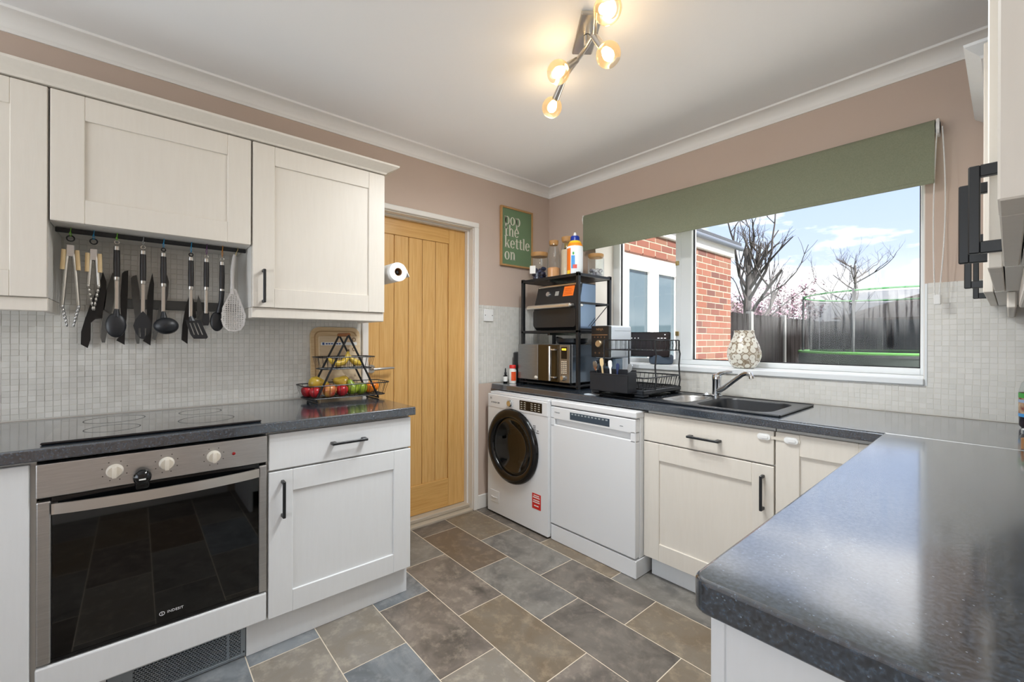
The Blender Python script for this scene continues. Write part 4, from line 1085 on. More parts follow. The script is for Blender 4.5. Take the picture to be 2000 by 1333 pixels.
bowl(*B2, .12, .06, STEEL, 'half_bowl'); [part('bowl_corner', q_, SINKM, sk) for q_ in corner_fill(*B2, .06)]
part('bowl_rim', MB().ring(rrect(B2[0]-.006, B2[1]+.006, B2[2]-.006, B2[3]+.006, .064, 6), rrect(B2[0], B2[1], B2[2], B2[3], .06, 6), zt, zt+.0015, 'xy'), SATIN, sk)
part('waste', MB().lathe([(.03, zt-.168), (.036, zt-.167), (0, zt-.1665)], (1.645, -.335, 0), 22), CHROME, sk)
b = MB()
for i in range(7): b.box(.94, 1.24, -.50+.055*i, -.488+.055*i, zt, zt+.002, .0008)
tiny('drainer_ribs', b, SINKM, sk)
# tap
tp = thing('mixer_tap', 'chrome single lever mixer tap behind the sink', 'tap', (1.425, -.125, zt))
tx, ty = 1.425, -.128
part('base', MB().lathe([(.030, zt), (.030, zt+.006), (.024, zt+.010), (.024, zt+.022), (0, zt+.022)], (tx, ty, 0), 26), CHROME, tp, 'auto')
part('body', MB().lathe([(.0235, zt+.02), (.0235, zt+.085), (.025, zt+.092), (.025, zt+.112), (.021, zt+.122), (0, zt+.126)], (tx, ty, 0), 26), CHROME, tp, 'auto')
part('lever', MB().tube([(tx-.004, ty+.006, zt+.112), (tx+.022, ty-.004, zt+.128), (tx+.060, ty-.006, zt+.140), (tx+.088, ty-.008, zt+.142)], [.014, .011, .008, .006], 10), CHROME, tp, 'auto')
part('spout', MB().tube([(tx+.012, ty-.012, zt+.030), (tx+.05, ty-.025, zt+.052), (tx+.11, ty-.045, zt+.098), (tx+.158, ty-.060, zt+.134), (tx+.182, ty-.068, zt+.143), (tx+.20, ty-.073, zt+.139), (tx+.206, ty-.074, zt+.126)], [.014, .013, .012, .012, .012, .012, .011], 12), CHROME, tp, 'auto')
part('aerator', MB().cyl((tx+.206, ty-.074, zt+.128), (tx+.208, ty-.075, zt+.116), .0125, n=16), SATIN, tp, 'auto')
solo('plug', MB().lathe([(0, zt+.0005), (.021, zt+.0005), (.022, zt+.005), (.012, zt+.008), (.004, zt+.016), (0, zt+.017)], (1.372, -.135, 0), 20), CHROME, 'small chrome plug lying beside the tap', 'plug', 'auto')

# ---- dish rack
dkr = thing('dish_rack', 'black two-tier wire dish rack with drip tray on the drainer', 'dish rack', (1.05, -.33, zt))
ax0, ax1, ay0, ay1 = .875, 1.225, -.545, -.145
tz0 = zt+.0065
tr_ = MB()
tr_.box(ax0, ax1, ay0, ay0+.008, tz0+.012, tz0+.036, .003).box(ax0, ax1, ay1-.008, ay1, tz0+.012, tz0+.036, .003).box(ax0, ax0+.008, ay0, ay1, tz0+.012, tz0+.036, .003).box(ax1-.008, ax1, ay0, ay1, tz0+.012, tz0+.036, .003).box(ax0+.004, ax1-.004, ay0+.004, ay1-.004, tz0+.012, tz0+.017)
for x in (ax0+.03, ax1-.03):
    for y in (ay0+.03, ay1-.03): tr_.box(x-.028, x+.028, y-.028, y+.028, tz0-.003, tz0+.013, .004)
part('drip_tray', tr_, mat('tray_black', (34, 38, 44), .35), dkr)
bz0, bz1 = tz0+.035, tz0+.10
wr = .0032
bk = MB()
for z, ins in ((bz1, -.004), (bz0+.004, .010)):
    bk.tube([(x, y, z) for x, y in rrect(ax0+.06+ins, ax1-.004-ins, ay0+.03+ins, ay1-.012-ins, .02, 4)], wr if z < bz1-.01 else .0042, 6, closed=True)
for i in range(13):
    y = ay0+.05+i*.0275
    bk.tube([(ax0+.058, y, bz1), (ax0+.072, y, bz0), (ax1-.018, y, bz0), (ax1, y, bz1)], .0018, 5)
for i in range(9):
    x = ax0+.085+i*.03
    bk.tube([(x, ay0+.028, bz1), (x, ay0+.042, bz0), (x, ay1-.026, bz0), (x, ay1-.010, bz1)], .0018, 5)
part('lower_basket', bk, BLACKM, dkr)
uz = 1.152
up = MB()
UX0, UX1, UY0, UY1 = .88, 1.222, -.43, -.16
for z in (uz, uz+.058):
    up.tube([(x, y, z) for x, y in rrect(UX0, UX1, UY0, UY1, .015, 4)], .0034 if z > uz else .0028, 6, closed=True)
for i in range(10):
    x = UX0+.02+i*(UX1-UX0-.04)/9
    up.tube([(x, UY0, uz+.058), (x, UY0, uz), (x, UY1, uz), (x, UY1, uz+.058)], .0016, 5)
for i in range(5):
    y = UY0+.03+i*(UY1-UY0-.06)/4
    up.tube([(UX0, y, uz+.058), (UX0, y, uz), (UX1, y, uz), (UX1, y, uz+.058)], .0016, 5)
part('upper_basket', up, BLACKM, dkr)
for x, sgn in ((UX0, -1), (UX1, 1)):
    for y in (UY0+.005, UY1-.005):
        part('post', MB().tube([(x, y, tz0+.03), (x+sgn*.006, y, tz0+.07), (x, y+.006, tz0+.11), (x, y, tz0+.16), (x+sgn*.004, y+.004, uz-.02), (x, y, uz+.004), (x, y, uz+.058)], .0046, 8), BLACKM, dkr, 'auto')
for i in range(5):
    y = UY0+.06+i*.036
    part('cup_hook', MB().tube([(UX1+.002, y, uz+.056), (UX1+.03, y, uz+.058), (UX1+.036, y, uz+.03), (UX1+.03, y, uz+.002), (UX1+.012, y, uz+.002)], .0022, 6), BLACKM, dkr, 'auto')
# cutlery caddy hooked on the front
cad = thing('cutlery_caddy', 'black plastic cutlery caddy on the front of the dish rack', 'caddy', (1.02, -.59, zt+.045))
CADM = mat('caddy_black', (30, 32, 37), .4)
cx0, cx1, cy0, cy1, cz0, cz1 = .935, 1.185, -.628, -.548, zt+.030, zt+.150
b = MB()
b.box(cx0, cx1, cy0, cy0+.003, cz0, cz1-.025, .0012).box(cx0, cx1, cy1-.003, cy1, cz0, cz1, .0012).box(cx0, cx0+.003, cy0, cy1, cz0, cz1-.012, .0012).box(cx1-.003, cx1, cy0, cy1, cz0, cz1-.008, .0012).box(cx0, cx1, cy0, cy1, cz0, cz0+.003)
b.box(cx0-.002, cx1+.002, cy0-.002, cy0+.004, cz1-.027, cz1-.022, .001)
for x in (cx0+.083, cx0+.166): b.box(x, x+.002, cy0+.003, cy1-.003, cz0, cz1-.03)
b.box(cx0+.05, cx0+.075, cy1-.002, cy1+.014, cz1-.012, cz1, .001).box(cx1-.075, cx1-.05, cy1-.002, cy1+.014, cz1-.012, cz1, .001)
part('bin', b, CADM, cad)
# cutlery ends standing in it
def cutlery(name, label, x, y, m, h, w, tilt):
    bb = MB(); bb.M = Matrix.Translation((x, y, cz0+.004)) @ Matrix.Rotation(tilt, 4, 'Y')
    bb.prism([(-w*.35, 0), (w*.35, 0), (w*.4, h*.72), (w, h*.8), (w, h*.95), (w*.5, h), (-w*.5, h), (-w, h*.95), (-w, h*.8), (-w*.4, h*.72)], -.002, .002, 'xz')
    bb.M = None
    return solo(name, bb, m, label, 'cutlery', base=(x, y, cz0+.004))
cutlery('spoon', 'steel spoon standing at the right of the cutlery caddy', cx1-.05, cy0+.045, CHROME, .155, .014, .25)
cutlery('peeler', 'white handled peeler standing in the cutlery caddy', cx0+.12, cy0+.04, WHITEP, .165, .012, -.08)
cutlery('fork', 'steel fork leaning at the left of the cutlery caddy', cx0+.035, cy0+.04, CHROME, .160, .013, -.22)
cutlery('spatula', 'wooden handled spatula leaning left in the cutlery caddy', cx0+.058, cy0+.055, LIGHTW, .175, .012, -.12)
cutlery('knife', 'blue handled knife standing in the cutlery caddy', cx0+.145, cy0+.05, mat('navy_handle', (42, 56, 96), .4), .150, .010, .05)
solo('dish_cloth', MB().box(.878, .962, -.608, -.585, zt-.006, zt-.002, .001).box(.878, .955, -.602, -.588, zt-.002, zt+.001, .001) if False else MB().prism(rrect(.872, .957, -.606, -.566, .006), ZT+.001, ZT+.005, 'xy'), mat('pale_cloth', (196, 206, 216), .8), 'pale folded cloth on the worktop edge before the caddy', 'cloth')

# ---- coffee machine
cm = thing('coffee_machine', 'white coffee machine with black control front beside the rack', 'coffee machine', (.79, -.24, ZT))
qx0, qx1, qy0, qy1 = .726, .862, -.352, -.115
CMW = mat('machine_white', (214, 222, 230), .25)
part('head', MB().prism(rrect(qx0+.002, qx1, 1.095, 1.302, .016, 4), qy0+.03, qy1, 'xz'), CMW, cm, 'auto')
part('control_front', MB().box(qx0-.004, qx1-.004, qy0, qy0+.032, 1.10, 1.300, .004), mat('machine_front', (34, 30, 28), .3), cm)
part('trim_band', MB().box(qx0, qx1-.012, qy0-.001, qy0+.002, 1.240, 1.245), mat('copper_band', (176, 140, 104), .3, .7), cm)
b = MB(); b.lathe([(.0235, qy0), (.0235, qy0-.012), (.019, qy0-.017), (0, qy0-.017)], (qx0+.062, 0, 1.186), 24, 'y')
part('dial', b, mat('champagne', (206, 184, 150), .25, .8), cm, 'auto')
b = MB()
for i in range(4): b.lathe([(.005, qy0), (.005, qy0-.001), (0, qy0-.001)], (qx0+.024+.026*i, 0, 1.228), 10, 'y')
for i in range(3): b.lathe([(.006, qy0), (.006, qy0-.001), (0, qy0-.001)], (qx0+.03+.032*i, 0, 1.128), 10, 'y')
tiny('buttons', b, mat('button_copper', (120, 92, 70), .4, .5), cm)
part('lettering', text_mesh('NINJA', .020, FY((qx0+.064, qy0-.0006, 1.277)), .0004), mat('copper_band', (176, 140, 104), .3, .7), cm)
part('seam', MB().box(qx1-.001, qx1+.0006, qy0+.06, qy1-.005, 1.268, 1.270), mat('seam_grey', (150, 156, 162), .5), cm)
part('column', MB().box(qx0+.01, qx1-.003, qy1-.085, qy1, ZT+.02, 1.096, .004), CMW, cm)
part('spout', MB().box(qx0+.03, qx1-.03, qy0+.03, qy0+.10, 1.062, 1.098, .006).cyl((qx0+.068, qy0+.06, 1.064), (qx0+.068, qy0+.06, 1.044), .02, n=14), BLACKP, cm)
part('filter_handle', MB().tube([(qx0+.068, qy0+.05, 1.078), (qx0+.068, qy0-.015, 1.074), (qx0+.066, qy0-.05, 1.068)], [.011, .010, .013], 10), BLACKP, cm, 'auto')
part('water_tank', MB().box(qx0+.012, qx1-.002, qy1-.16, qy1-.088, .99, 1.09, .004), mat('tank_grey', (110, 130, 148), .2), cm)
part('base', MB().box(qx0-.002, qx1, qy0, qy1, ZT+.001, ZT+.022, .004), mat('machine_base', (188, 180, 166), .35), cm)

# ---- smart display on the sill
sdp = thing('smart_display', 'black smart display screen on a grey fabric base on the sill', 'display', (.90, .10, 1.048))
part('base', MB().lathe([(0, 1.0485), (.066, 1.0485), (.076, 1.056), (.079, 1.075), (.078, 1.100), (.070, 1.112), (0, 1.116)], (.945, .118, 0), 32), mat('display_fabric', (72, 84, 98), .9, bump=(600, .3)), sdp, 'auto')
SM = plane_M((.886, .045, 1.1815), (.985, .17, 0), (-.02, .115, 1.0))
b = MB(); b.M = SM; b.prism(rrect(-.150, .150, -.084, .084, .008), -.012, 0, 'xy'); b.M = None
scn = part('screen', b, BLACKG, sdp, 'auto')
b = MB(); b.M = SM; b.prism(rrect(-.144, .144, -.078, .078, .004), 0, .0006, 'xy'); b.M = None
part('screen_glass', b, mat('screen_dark', (44, 38, 40), .08), scn)
b = MB(); b.M = SM
for i in range(3): b.box(-.118+.024*i, -.112+.024*i, .040, .045, .0006, .001)
for i in range(3): b.box(.066+.022*i, .08+.022*i, .040, .044, .0006, .001)
b.box(.112, .119, .062, .069, .0006, .001)
b.M = None
tiny('screen_glints', b, mat('glint_white', (230, 230, 235), .4, emit=((230, 230, 235), .6)), scn)  # glowing marks painted as ceiling lamp reflections on the dark screen
part('stem', MB().cyl((.925, .095, 1.11), (.905, .06, 1.16), .022, n=14), BLACKP, sdp)

# ---- vase
def vase_mat():
    m = bpy.data.materials.new('vase_glaze'); m.use_nodes = True; t = m.node_tree; p = t.nodes['Principled BSDF']
    c = N(t, 'ShaderNodeTexCoord'); v = N(t, 'ShaderNodeTexVoronoi'); v.inputs['Scale'].default_value = 32; v.inputs['Randomness'].default_value = .4
    t.links.new(c.outputs['Object'], v.inputs['Vector'])
    r = N(t, 'ShaderNodeValToRGB'); cr_ = r.color_ramp
    cr_.elements[0].position = 0; cr_.elements[0].color = lin((120, 104, 86))
    cr_.elements[1].position = 1; cr_.elements[1].color = lin((176, 160, 138))
    for ps, col in ((.10, (128, 110, 90)), (.15, (232, 228, 216)), (.52, (232, 228, 216)), (.58, (140, 122, 100)), (.66, (150, 132, 108)), (.72, (206, 198, 182))):
        e_ = cr_.elements.new(ps); e_.color = lin(col)
    t.links.new(v.outputs['Distance'], r.inputs[0]); t.links.new(r.outputs['Color'], p.inputs['Base Color'])
    p.inputs['Roughness'].default_value = .3; return m
vz = MB().lathe([(0, 1.0492), (.050, 1.0492), (.060, 1.056), (.080, 1.085), (.090, 1.118), (.089, 1.145), (.076, 1.190), (.060, 1.225), (.053, 1.250), (.053, 1.268), (.049, 1.268), (.048, 1.25), (.055, 1.224), (.070, 1.19), (.082, 1.145), (.082, 1.12), (.05, 1.062), (0, 1.06)], (1.478, .108, 0), 40)
solo('vase', vz, vase_mat(), 'bulbous cream vase with brown ring pattern on the window sill', 'vase', 'auto')

# ---- roller blind
rb_ = thing('roller_blind', 'sage green roller blind half lowered over the kitchen window', 'blind', (1.36, -.04, 1.88))
fx = .414, 2.288
pr = [(-.062, 1.884), (-.064, 1.884)]
fab = MB()
outer = [(-.0655, 1.882), (-.0655, 2.108)]
for i in range(9):
    a = PI-PI*i/8*1.15
    outer.append((-.036+.030*math.cos(a), 2.110+.030*math.sin(a)))
inner = [(y*.985-.0002, z-.001) for y, z in outer]
fab.prism(outer+[(-.036, 2.09), (-.0640, 2.106), (-.0640, 1.882)], fx[0], fx[1], 'yz')
part('fabric', fab, BLINDM, rb_, 'auto')
part('hem_bar', MB().box(fx[0], fx[1], -.069, -.061, 1.868, 1.886, .003), BLINDM, rb_)
part('tube', MB().cyl((fx[0], -.036, 2.105), (fx[1], -.036, 2.105), .022, n=18), SATIN, rb_)
for x in (fx[0]-.014, fx[1]+.003):
    part('bracket', MB().box(x, x+.011, -.058, -.001, 2.075, 2.138, .003).cyl((x, -.036, 2.105), (x+.011, -.036, 2.105), .026, n=20), WHITEP, rb_)
chain = MB(); random.seed(3)
xc = fx[1]+.010
pts = []
for i in range(150):
    t = i/149; z = 2.10-.70*t; pts.append((xc-.003-.012*math.sin(t*PI)*.6-.006*t, -.058, z))
for i in range(150):
    t = i/149; z = 2.10-.70*t; pts.append((xc+.012+.010*math.sin(t*PI)+.004*t-.012*t*t, -.052, z))
for p in pts: chain.ball(p, .0026, 6, 4)
part('bead_chain', chain, WHITEP, rb_, True)
part('chain_weight', MB().box(xc-.012, xc+.010, -.062, -.046, 1.362, 1.404, .004, 2), WHITEP, rb_)

# ================================================================ LEFT WALL THINGS
# ---- utensil rail
XR = .24
rl = thing('utensil_rail', 'black utensil rail under the short wall cabinet', 'rail', (XR, -2.495, 1.6))
part('bar', MB().box(XR-.006, XR+.006, -2.790, -2.198, 1.596, 1.613, .002), BLACKM, rl)
def cord(y, ztop, zbot, m, b=None):
    b = b or MB()
    b.tube([(XR+.009, y, ztop), (XR+.010, y-.003, (ztop+zbot)/2), (XR+.006, y, zbot), (XR+.002, y+.003, (ztop+zbot)/2), (XR+.009, y, ztop)], .0011, 5)
    b.tube([(XR+.0095, y, 1.594), (XR+.0095, y+.002, 1.615), (XR-.008, y, 1.6165), (XR-.0095, y, 1.596), (XR+.0095, y, 1.594)], .0011, 5)
    return b
CG = mat('cord_green', (120, 190, 60), .5); CB = mat('cord_blue', (30, 140, 190), .5); CGR = mat('cord_grey', (150, 150, 150), .5)
CP = mat('cord_purple', (110, 60, 110), .5); CO = mat('cord_orange', (200, 130, 40), .5)
UH = mat('utensil_handle', (30, 26, 25), .45); UB = mat('utensil_head', (30, 32, 36), .4)
def ring_loop(y, z, r=.009):
    return MB().tube([(XR, y+r*math.cos(a), z+r*math.sin(a)) for a in [2*PI*i/20 for i in range(20)]], .0022, 6, closed=True)
def tongs(label, y, zr, zh, zg0, zg1, ztip0, ztip, spread, closed_tip, cm_):
    t = thing('tongs', label, 'tongs', (XR, y, ztip), group=None)
    part('hanging_cord', cord(y, 1.600, zr+.006, cm_), cm_, t)
    part('pull_ring', ring_loop(y, zr, .010), BLACKP, t, 'auto')
    part('hinge_plate', MB().box(XR-.005, XR+.005, y-.011, y+.011, zh-.045, zh, .002), STEEL, t)
    for s in (-1, 1):
        arm = MB().tube([(XR, y+s*.006, zh-.02), (XR, y+s*(.0085+spread*.33), (2*zh+ztip0)/3), (XR, y+s*(.010+spread*.66), (zh+2*ztip0)/3), (XR, y+s*(.012+spread), ztip0)], [.005, .0055, .0055, .005], 8)
        part('arm', arm, SATIN, t, 'auto')
        gy = y+s*(.0165+spread*.1)
        part('wood_grip', MB().tube([(XR+.002, gy, zg0), (XR+.002, gy+s*spread*.35, zg1)], [.0062, .0068], 10), LIGHTW, t, 'auto')
        e_ = y+s*(.002 if closed_tip else .009)
        tip = MB(); base_y = y+s*(.012+spread)
        for k in range(6):
            a = k/5
            tip.ball((XR, base_y+(e_-base_y)*a, ztip0+(ztip-ztip0)*a), (.008, .0055-.002*a, .009), 8, 6)
        part('tip', tip, SATIN if closed_tip else STEEL, t, True)
    return t
tongs('long steel tongs with pale wooden grips, leftmost on the rail', -2.751, 1.577, 1.555, 1.535, 1.462, 1.327, 1.262, .009, False, CG)
tongs('short steel tongs with pale wooden grips, second on the rail', -2.690, 1.575, 1.548, 1.530, 1.460, 1.408, 1.325, .002, True, CB)
def handled(name, label, y, ztop, zh0, zh1, zshank, cm_, cat='utensil', loop=True, shank=True, dark_loop=False):
    t = thing(name, label, cat, (XR, y, zshank), group=None)
    part('hanging_cord', cord(y, 1.600, ztop+.004, cm_), cm_, t)
    part('hanging_loop', ring_loop(y, ztop-.004, .0065), BLACKP if dark_loop else SATIN, t, 'auto')
    part('ferrule', MB().lathe([(0, zh0-.001), (.0095, zh0-.001), (.0095, zh0+.013), (.004, zh0+.016), (0, zh0+.016)], (XR, y, 0), 16), SATIN, t, 'auto')
    part('handle', MB().lathe([(.0092, zh1), (.0098, zh1+.02), (.0102, (zh0+zh1)/2), (.0092, zh0)], (XR, y, 0), 16), UH, t, 'auto')
    part('ferrule', MB().lathe([(0, zh1-.014), (.0075, zh1-.014), (.0092, zh1-.010), (.0092, zh1+.001), (0, zh1+.001)], (XR, y, 0), 16), SATIN, t, 'auto')
    if shank: part('shank', MB().box(XR-.0035, XR+.0035, y-.0062, y+.0062, zshank, zh1-.012, .002), SATIN, t)
    return t
u = handled('serving_spoon', 'black serving spoon with steel shank, third on the rail', -2.626, 1.585, 1.552, 1.448, 1.315, CG)
b = MB().ball((XR, -2.628, 1.262), (.013, .0305, .047), 20, 14).tube([(XR, -2.626, 1.325), (XR, -2.627, 1.295)], [.007, .012], 10)
part('spoon_bowl', b, UB, u, 'auto')
u = handled('slotted_spoon', 'black slotted spoon with steel shank between spoon and ladle', -2.549, 1.577, 1.546, 1.440, 1.313, CGR)
b = MB()
for poly in ([(-2.578, 1.262), (-2.572, 1.285), (-2.560, 1.305), (-2.549, 1.320), (-2.538, 1.305), (-2.527, 1.285), (-2.521, 1.262), (-2.523, 1.252), (-2.576, 1.252)],
             [(-2.576, 1.252), (-2.562, 1.252), (-2.562, 1.222), (-2.570, 1.232)], [(-2.556, 1.252), (-2.543, 1.252), (-2.543, 1.216), (-2.556, 1.218)], [(-2.537, 1.252), (-2.523, 1.252), (-2.530, 1.230), (-2.537, 1.220)],
             [(-2.570, 1.232), (-2.562, 1.222), (-2.556, 1.218), (-2.543, 1.216), (-2.537, 1.220), (-2.530, 1.230), (-2.545, 1.209), (-2.557, 1.211)]):
    b.prism(poly, XR-.004, XR+.004, 'yz')
part('slotted_head', b, UB, u)
u = handled('ladle', 'black soup ladle with steel shank on the rail', -2.486, 1.576, 1.545, 1.435, 1.312, CB, dark_loop=True)
b = MB().lathe([(0, 1.226), (.018, 1.228), (.032, 1.238), (.041, 1.254), (.0425, 1.266), (.040, 1.266), (.030, 1.243), (.016, 1.234), (0, 1.232)], (XR+.012, -2.477, 0), 26).tube([(XR, -2.486, 1.322), (XR-.004, -2.486, 1.29), (XR-.012, -2.484, 1.264)], [.006, .007, .006], 8)
b2 = MB().ball((XR+.006, -2.477, 1.263), (.028, .041, .034), 22, 14)
part('ladle_bowl', b2.tube([(XR, -2.486, 1.322), (XR, -2.484, 1.285)], [.006, .014], 10), UB, u, 'auto')
u = handled('slotted_turner', 'black slotted turner with steel shank on the rail', -2.396, 1.568, 1.540, 1.430, 1.300, CB, dark_loop=True)
b = MB()
TU = lambda a, z: (-2.413+(a*(.049+.006*(1.29-z)/.077))+(1.29-z)*.13+.0*a, z)
for a0_, a1_ in ((0, .2), (.28, .46), (.54, .72), (.8, 1.05)):
    b.prism([TU(a0_, 1.278), TU(a1_, 1.278), TU(a1_+.15, 1.228), TU(a0_+.15, 1.228)], XR-.002, XR+.003, 'yz')
b.prism([TU(0, 1.290), TU(1, 1.290), TU(1.05, 1.278), TU(0, 1.278)], XR-.002, XR+.003, 'yz')
b.prism([TU(.15, 1.228), TU(1.2, 1.228), TU(1.22, 1.218), TU(1.1, 1.211), TU(.3, 1.211)], XR-.002, XR+.003, 'yz')
b.tube([(XR, -2.396, 1.306), (XR, -2.392, 1.286)], [.006, .012], 8)
part('turner_blade', b, UB, u)
u = handled('spreader', 'black spreader with short steel shank behind the slotted turner', -2.343, 1.566, 1.540, 1.432, 1.318, CP)
part('blade', MB().prism([(-2.353, 1.325), (-2.333, 1.325), (-2.330, 1.285), (-2.335, 1.268), (-2.352, 1.268), (-2.357, 1.285)], XR-.010, XR-.006, 'yz'), UB, u)
u = handled('pasta_spoon', 'black handled spoon partly hidden by the pale skimmer', -2.287, 1.562, 1.533, 1.428, 1.40, CO, shank=False)
b = MB().tube([(XR, -2.287, 1.420), (XR-.004, -2.289, 1.375), (XR-.010, -2.296, 1.325)], [.010, .009, .012], 10).ball((XR-.014, -2.303, 1.287), (.010, .026, .043), 18, 12)
part('spoon_head', b, UB, u, 'auto')
# perforated skimmer (one continuous sheet with round holes as a fine grid)
SKP = [(-2.247, 1.585), (-2.235, 1.585), (-2.234, 1.561), (-2.241, 1.507), (-2.245, 1.454), (-2.235, 1.419), (-2.212, 1.354), (-2.201, 1.314), (-2.206, 1.274), (-2.22, 1.249), (-2.242, 1.243), (-2.268, 1.246), (-2.287, 1.268), (-2.293, 1.294), (-2.289, 1.346), (-2.272, 1.386), (-2.259, 1.417), (-2.256, 1.453), (-2.258, 1.505), (-2.252, 1.558)]
def inside(p, poly):
    c = False; n = len(poly)
    for i in range(n):
        (x1, y1), (x2, y2) = poly[i], poly[(i+1) % n]
        if (y1 > p[1]) != (y2 > p[1]) and p[0] < (x2-x1)*(p[1]-y1)/(y2-y1)+x1: c = not c
    return c
skm = thing('skimmer', 'pale grey perforated skimmer, rightmost on the rail', 'utensil', (XR, -2.246, 1.243))
st_ = .0022; b = MB(); hole = lambda i, j: (i % 4 in (1, 2) and j % 4 in (1, 2) and j < 74)
import itertools
cells = set()
i0, j0 = -2.296, 1.241
for i in range(45):
    for j in range(86):
        cy, cz = i0+(i+.5)*st_, j0+(j+.5)*st_
        if inside((cy, cz), SKP):
            dd_ = min(abs(cy-(-2.247)), 1)
            inner_ = all(inside((cy+a*.008, cz+c*.008), SKP) for a, c in ((1, 0), (-1, 0), (0, 1), (0, -1)))
            if inner_ and hole(i, j): continue
            cells.add((i, j))
vid = {}; vs = []; fs = []
def V(i, j):
    if (i, j) not in vid:
        y, z = i0+i*st_, j0+j*st_
        q = ((y+2.247)/.046)**2+((z-1.31)/.09)**2
        vid[(i, j)] = len(vs); vs.append((XR+.016+.010*min(q, 1.0), y, z))
    return vid[(i, j)]
for i, j in cells: fs.append([V(i, j), V(i+1, j), V(i+1, j+1), V(i, j+1)])
b._add(vs, fs); m_ = len(vs)
b._add([(x-.002, y, z) for x, y, z in vs], [f[::-1] for f in fs])
SKM = mat('skimmer_grey', (206, 202, 198), .45)
part('paddle', b, SKM, skm, False)
hn = [p for p in SKP if p[1] > 1.40]
part('handle', MB().tube([(XR+.02, -2.250, 1.405), (XR+.014, -2.2505, 1.455), (XR+.006, -2.249, 1.51), (XR+.003, -2.243, 1.562), (XR+.002, -2.241, 1.584)], [.011, .0075, .0085, .008, .0055], 10), SKM, skm, 'auto')
part('hook', MB().tube([(XR+.002, -2.238, 1.574), (XR+.010, -2.236, 1.59), (XR+.010, -2.230, 1.606), (XR, -2.229, 1.617), (XR-.009, -2.230, 1.605)], .0014, 6), BRASSY, skm, 'auto')

# ---- magnetic bar and knives
mb_ = solo('magnetic_knife_bar', MB().box(.0065, .022, -2.62, -2.20, 1.340, 1.381, .002), GREYP, 'grey magnetic knife bar on the mosaic behind the utensils', 'knife bar')
KB = mat('knife_black', (16, 17, 19), .35); KG = mat('knife_grey', (92, 90, 86), .5, noise=(60, .4), rgb2=(74, 72, 70))
KN_ = [('cleaver knife with curved black blade and handle behind the short tongs', KB, [(-2.674, 1.489), (-2.663, 1.447), (-2.663, 1.388), (-2.667, 1.347), (-2.675, 1.295), (-2.696, 1.291)], [(-2.675, 1.295), (-2.696, 1.291), (-2.709, 1.275), (-2.71, 1.206), (-2.718, 1.172), (-2.738, 1.187), (-2.737, 1.238), (-2.724, 1.299), (-2.70, 1.31)], [(-2.724, 1.299), (-2.712, 1.348), (-2.697, 1.394), (-2.683, 1.445)]),
 ('grey chef knife half hidden by the serving spoon', KG, [(-2.645, 1.488), (-2.639, 1.482), (-2.639, 1.373), (-2.649, 1.306), (-2.672, 1.33), (-2.663, 1.413)], [(-2.649, 1.306), (-2.663, 1.222), (-2.667, 1.194), (-2.676, 1.194), (-2.68, 1.214), (-2.678, 1.255), (-2.672, 1.33)], []),
 ('black bread knife with square tip right of the serving spoon', KB, [(-2.615, 1.487), (-2.608, 1.497), (-2.595, 1.502), (-2.596, 1.419), (-2.6, 1.295), (-2.618, 1.294), (-2.62, 1.391)], [(-2.6, 1.295), (-2.604, 1.248), (-2.606, 1.184), (-2.632, 1.203), (-2.623, 1.221), (-2.618, 1.294)], []),
 ('grey santoku knife left of the slotted spoon', KG, [(-2.587, 1.47), (-2.58, 1.48), (-2.568, 1.485), (-2.559, 1.421), (-2.553, 1.323), (-2.574, 1.309), (-2.584, 1.394)], [(-2.553, 1.323), (-2.554, 1.249), (-2.559, 1.189), (-2.567, 1.189), (-2.572, 1.21), (-2.574, 1.309)], []),
 ('black pointed carving knife between slotted spoon and ladle', KB, [(-2.516, 1.499), (-2.51, 1.452), (-2.512, 1.372), (-2.515, 1.3), (-2.534, 1.31), (-2.533, 1.397), (-2.526, 1.45)], [(-2.515, 1.3), (-2.518, 1.25), (-2.522, 1.181), (-2.547, 1.201), (-2.537, 1.228), (-2.534, 1.31)], []),
 ('narrow grey knife behind the ladle', KG, [(-2.466, 1.498), (-2.459, 1.465), (-2.462, 1.402), (-2.471, 1.348), (-2.495, 1.338), (-2.478, 1.41)], [(-2.471, 1.348), (-2.492, 1.255), (-2.505, 1.204), (-2.516, 1.21), (-2.509, 1.259), (-2.495, 1.338)], []),
 ('short black knife left of the slotted turner', KB, [(-2.387, 1.405), (-2.374, 1.408), (-2.363, 1.363), (-2.359, 1.308), (-2.378, 1.298), (-2.405, 1.315), (-2.398, 1.361)], [(-2.378, 1.298), (-2.39, 1.27), (-2.392, 1.187), (-2.414, 1.206), (-2.411, 1.274), (-2.405, 1.315)], []),
 ('small grey paring knife right of the slotted turner', KG, [(-2.352, 1.414), (-2.341, 1.378), (-2.335, 1.332), (-2.356, 1.303), (-2.358, 1.372)], [(-2.335, 1.332), (-2.325, 1.295), (-2.329, 1.272), (-2.344, 1.271), (-2.356, 1.303)], [])]
for i, (lab, m_, bl, hn_, extra) in enumerate(KN_):
    allp = bl+hn_
    t = thing('kitchen_knife', lab, 'knife', (.03, sum(p[0] for p in allp)/len(allp), min(p[1] for p in allp)))
    part('blade', MB().prism(bl+extra, .024, .0265, 'yz'), m_, t)
    part('handle', MB().prism(hn_, .0235, .036, 'yz'), m_, t)

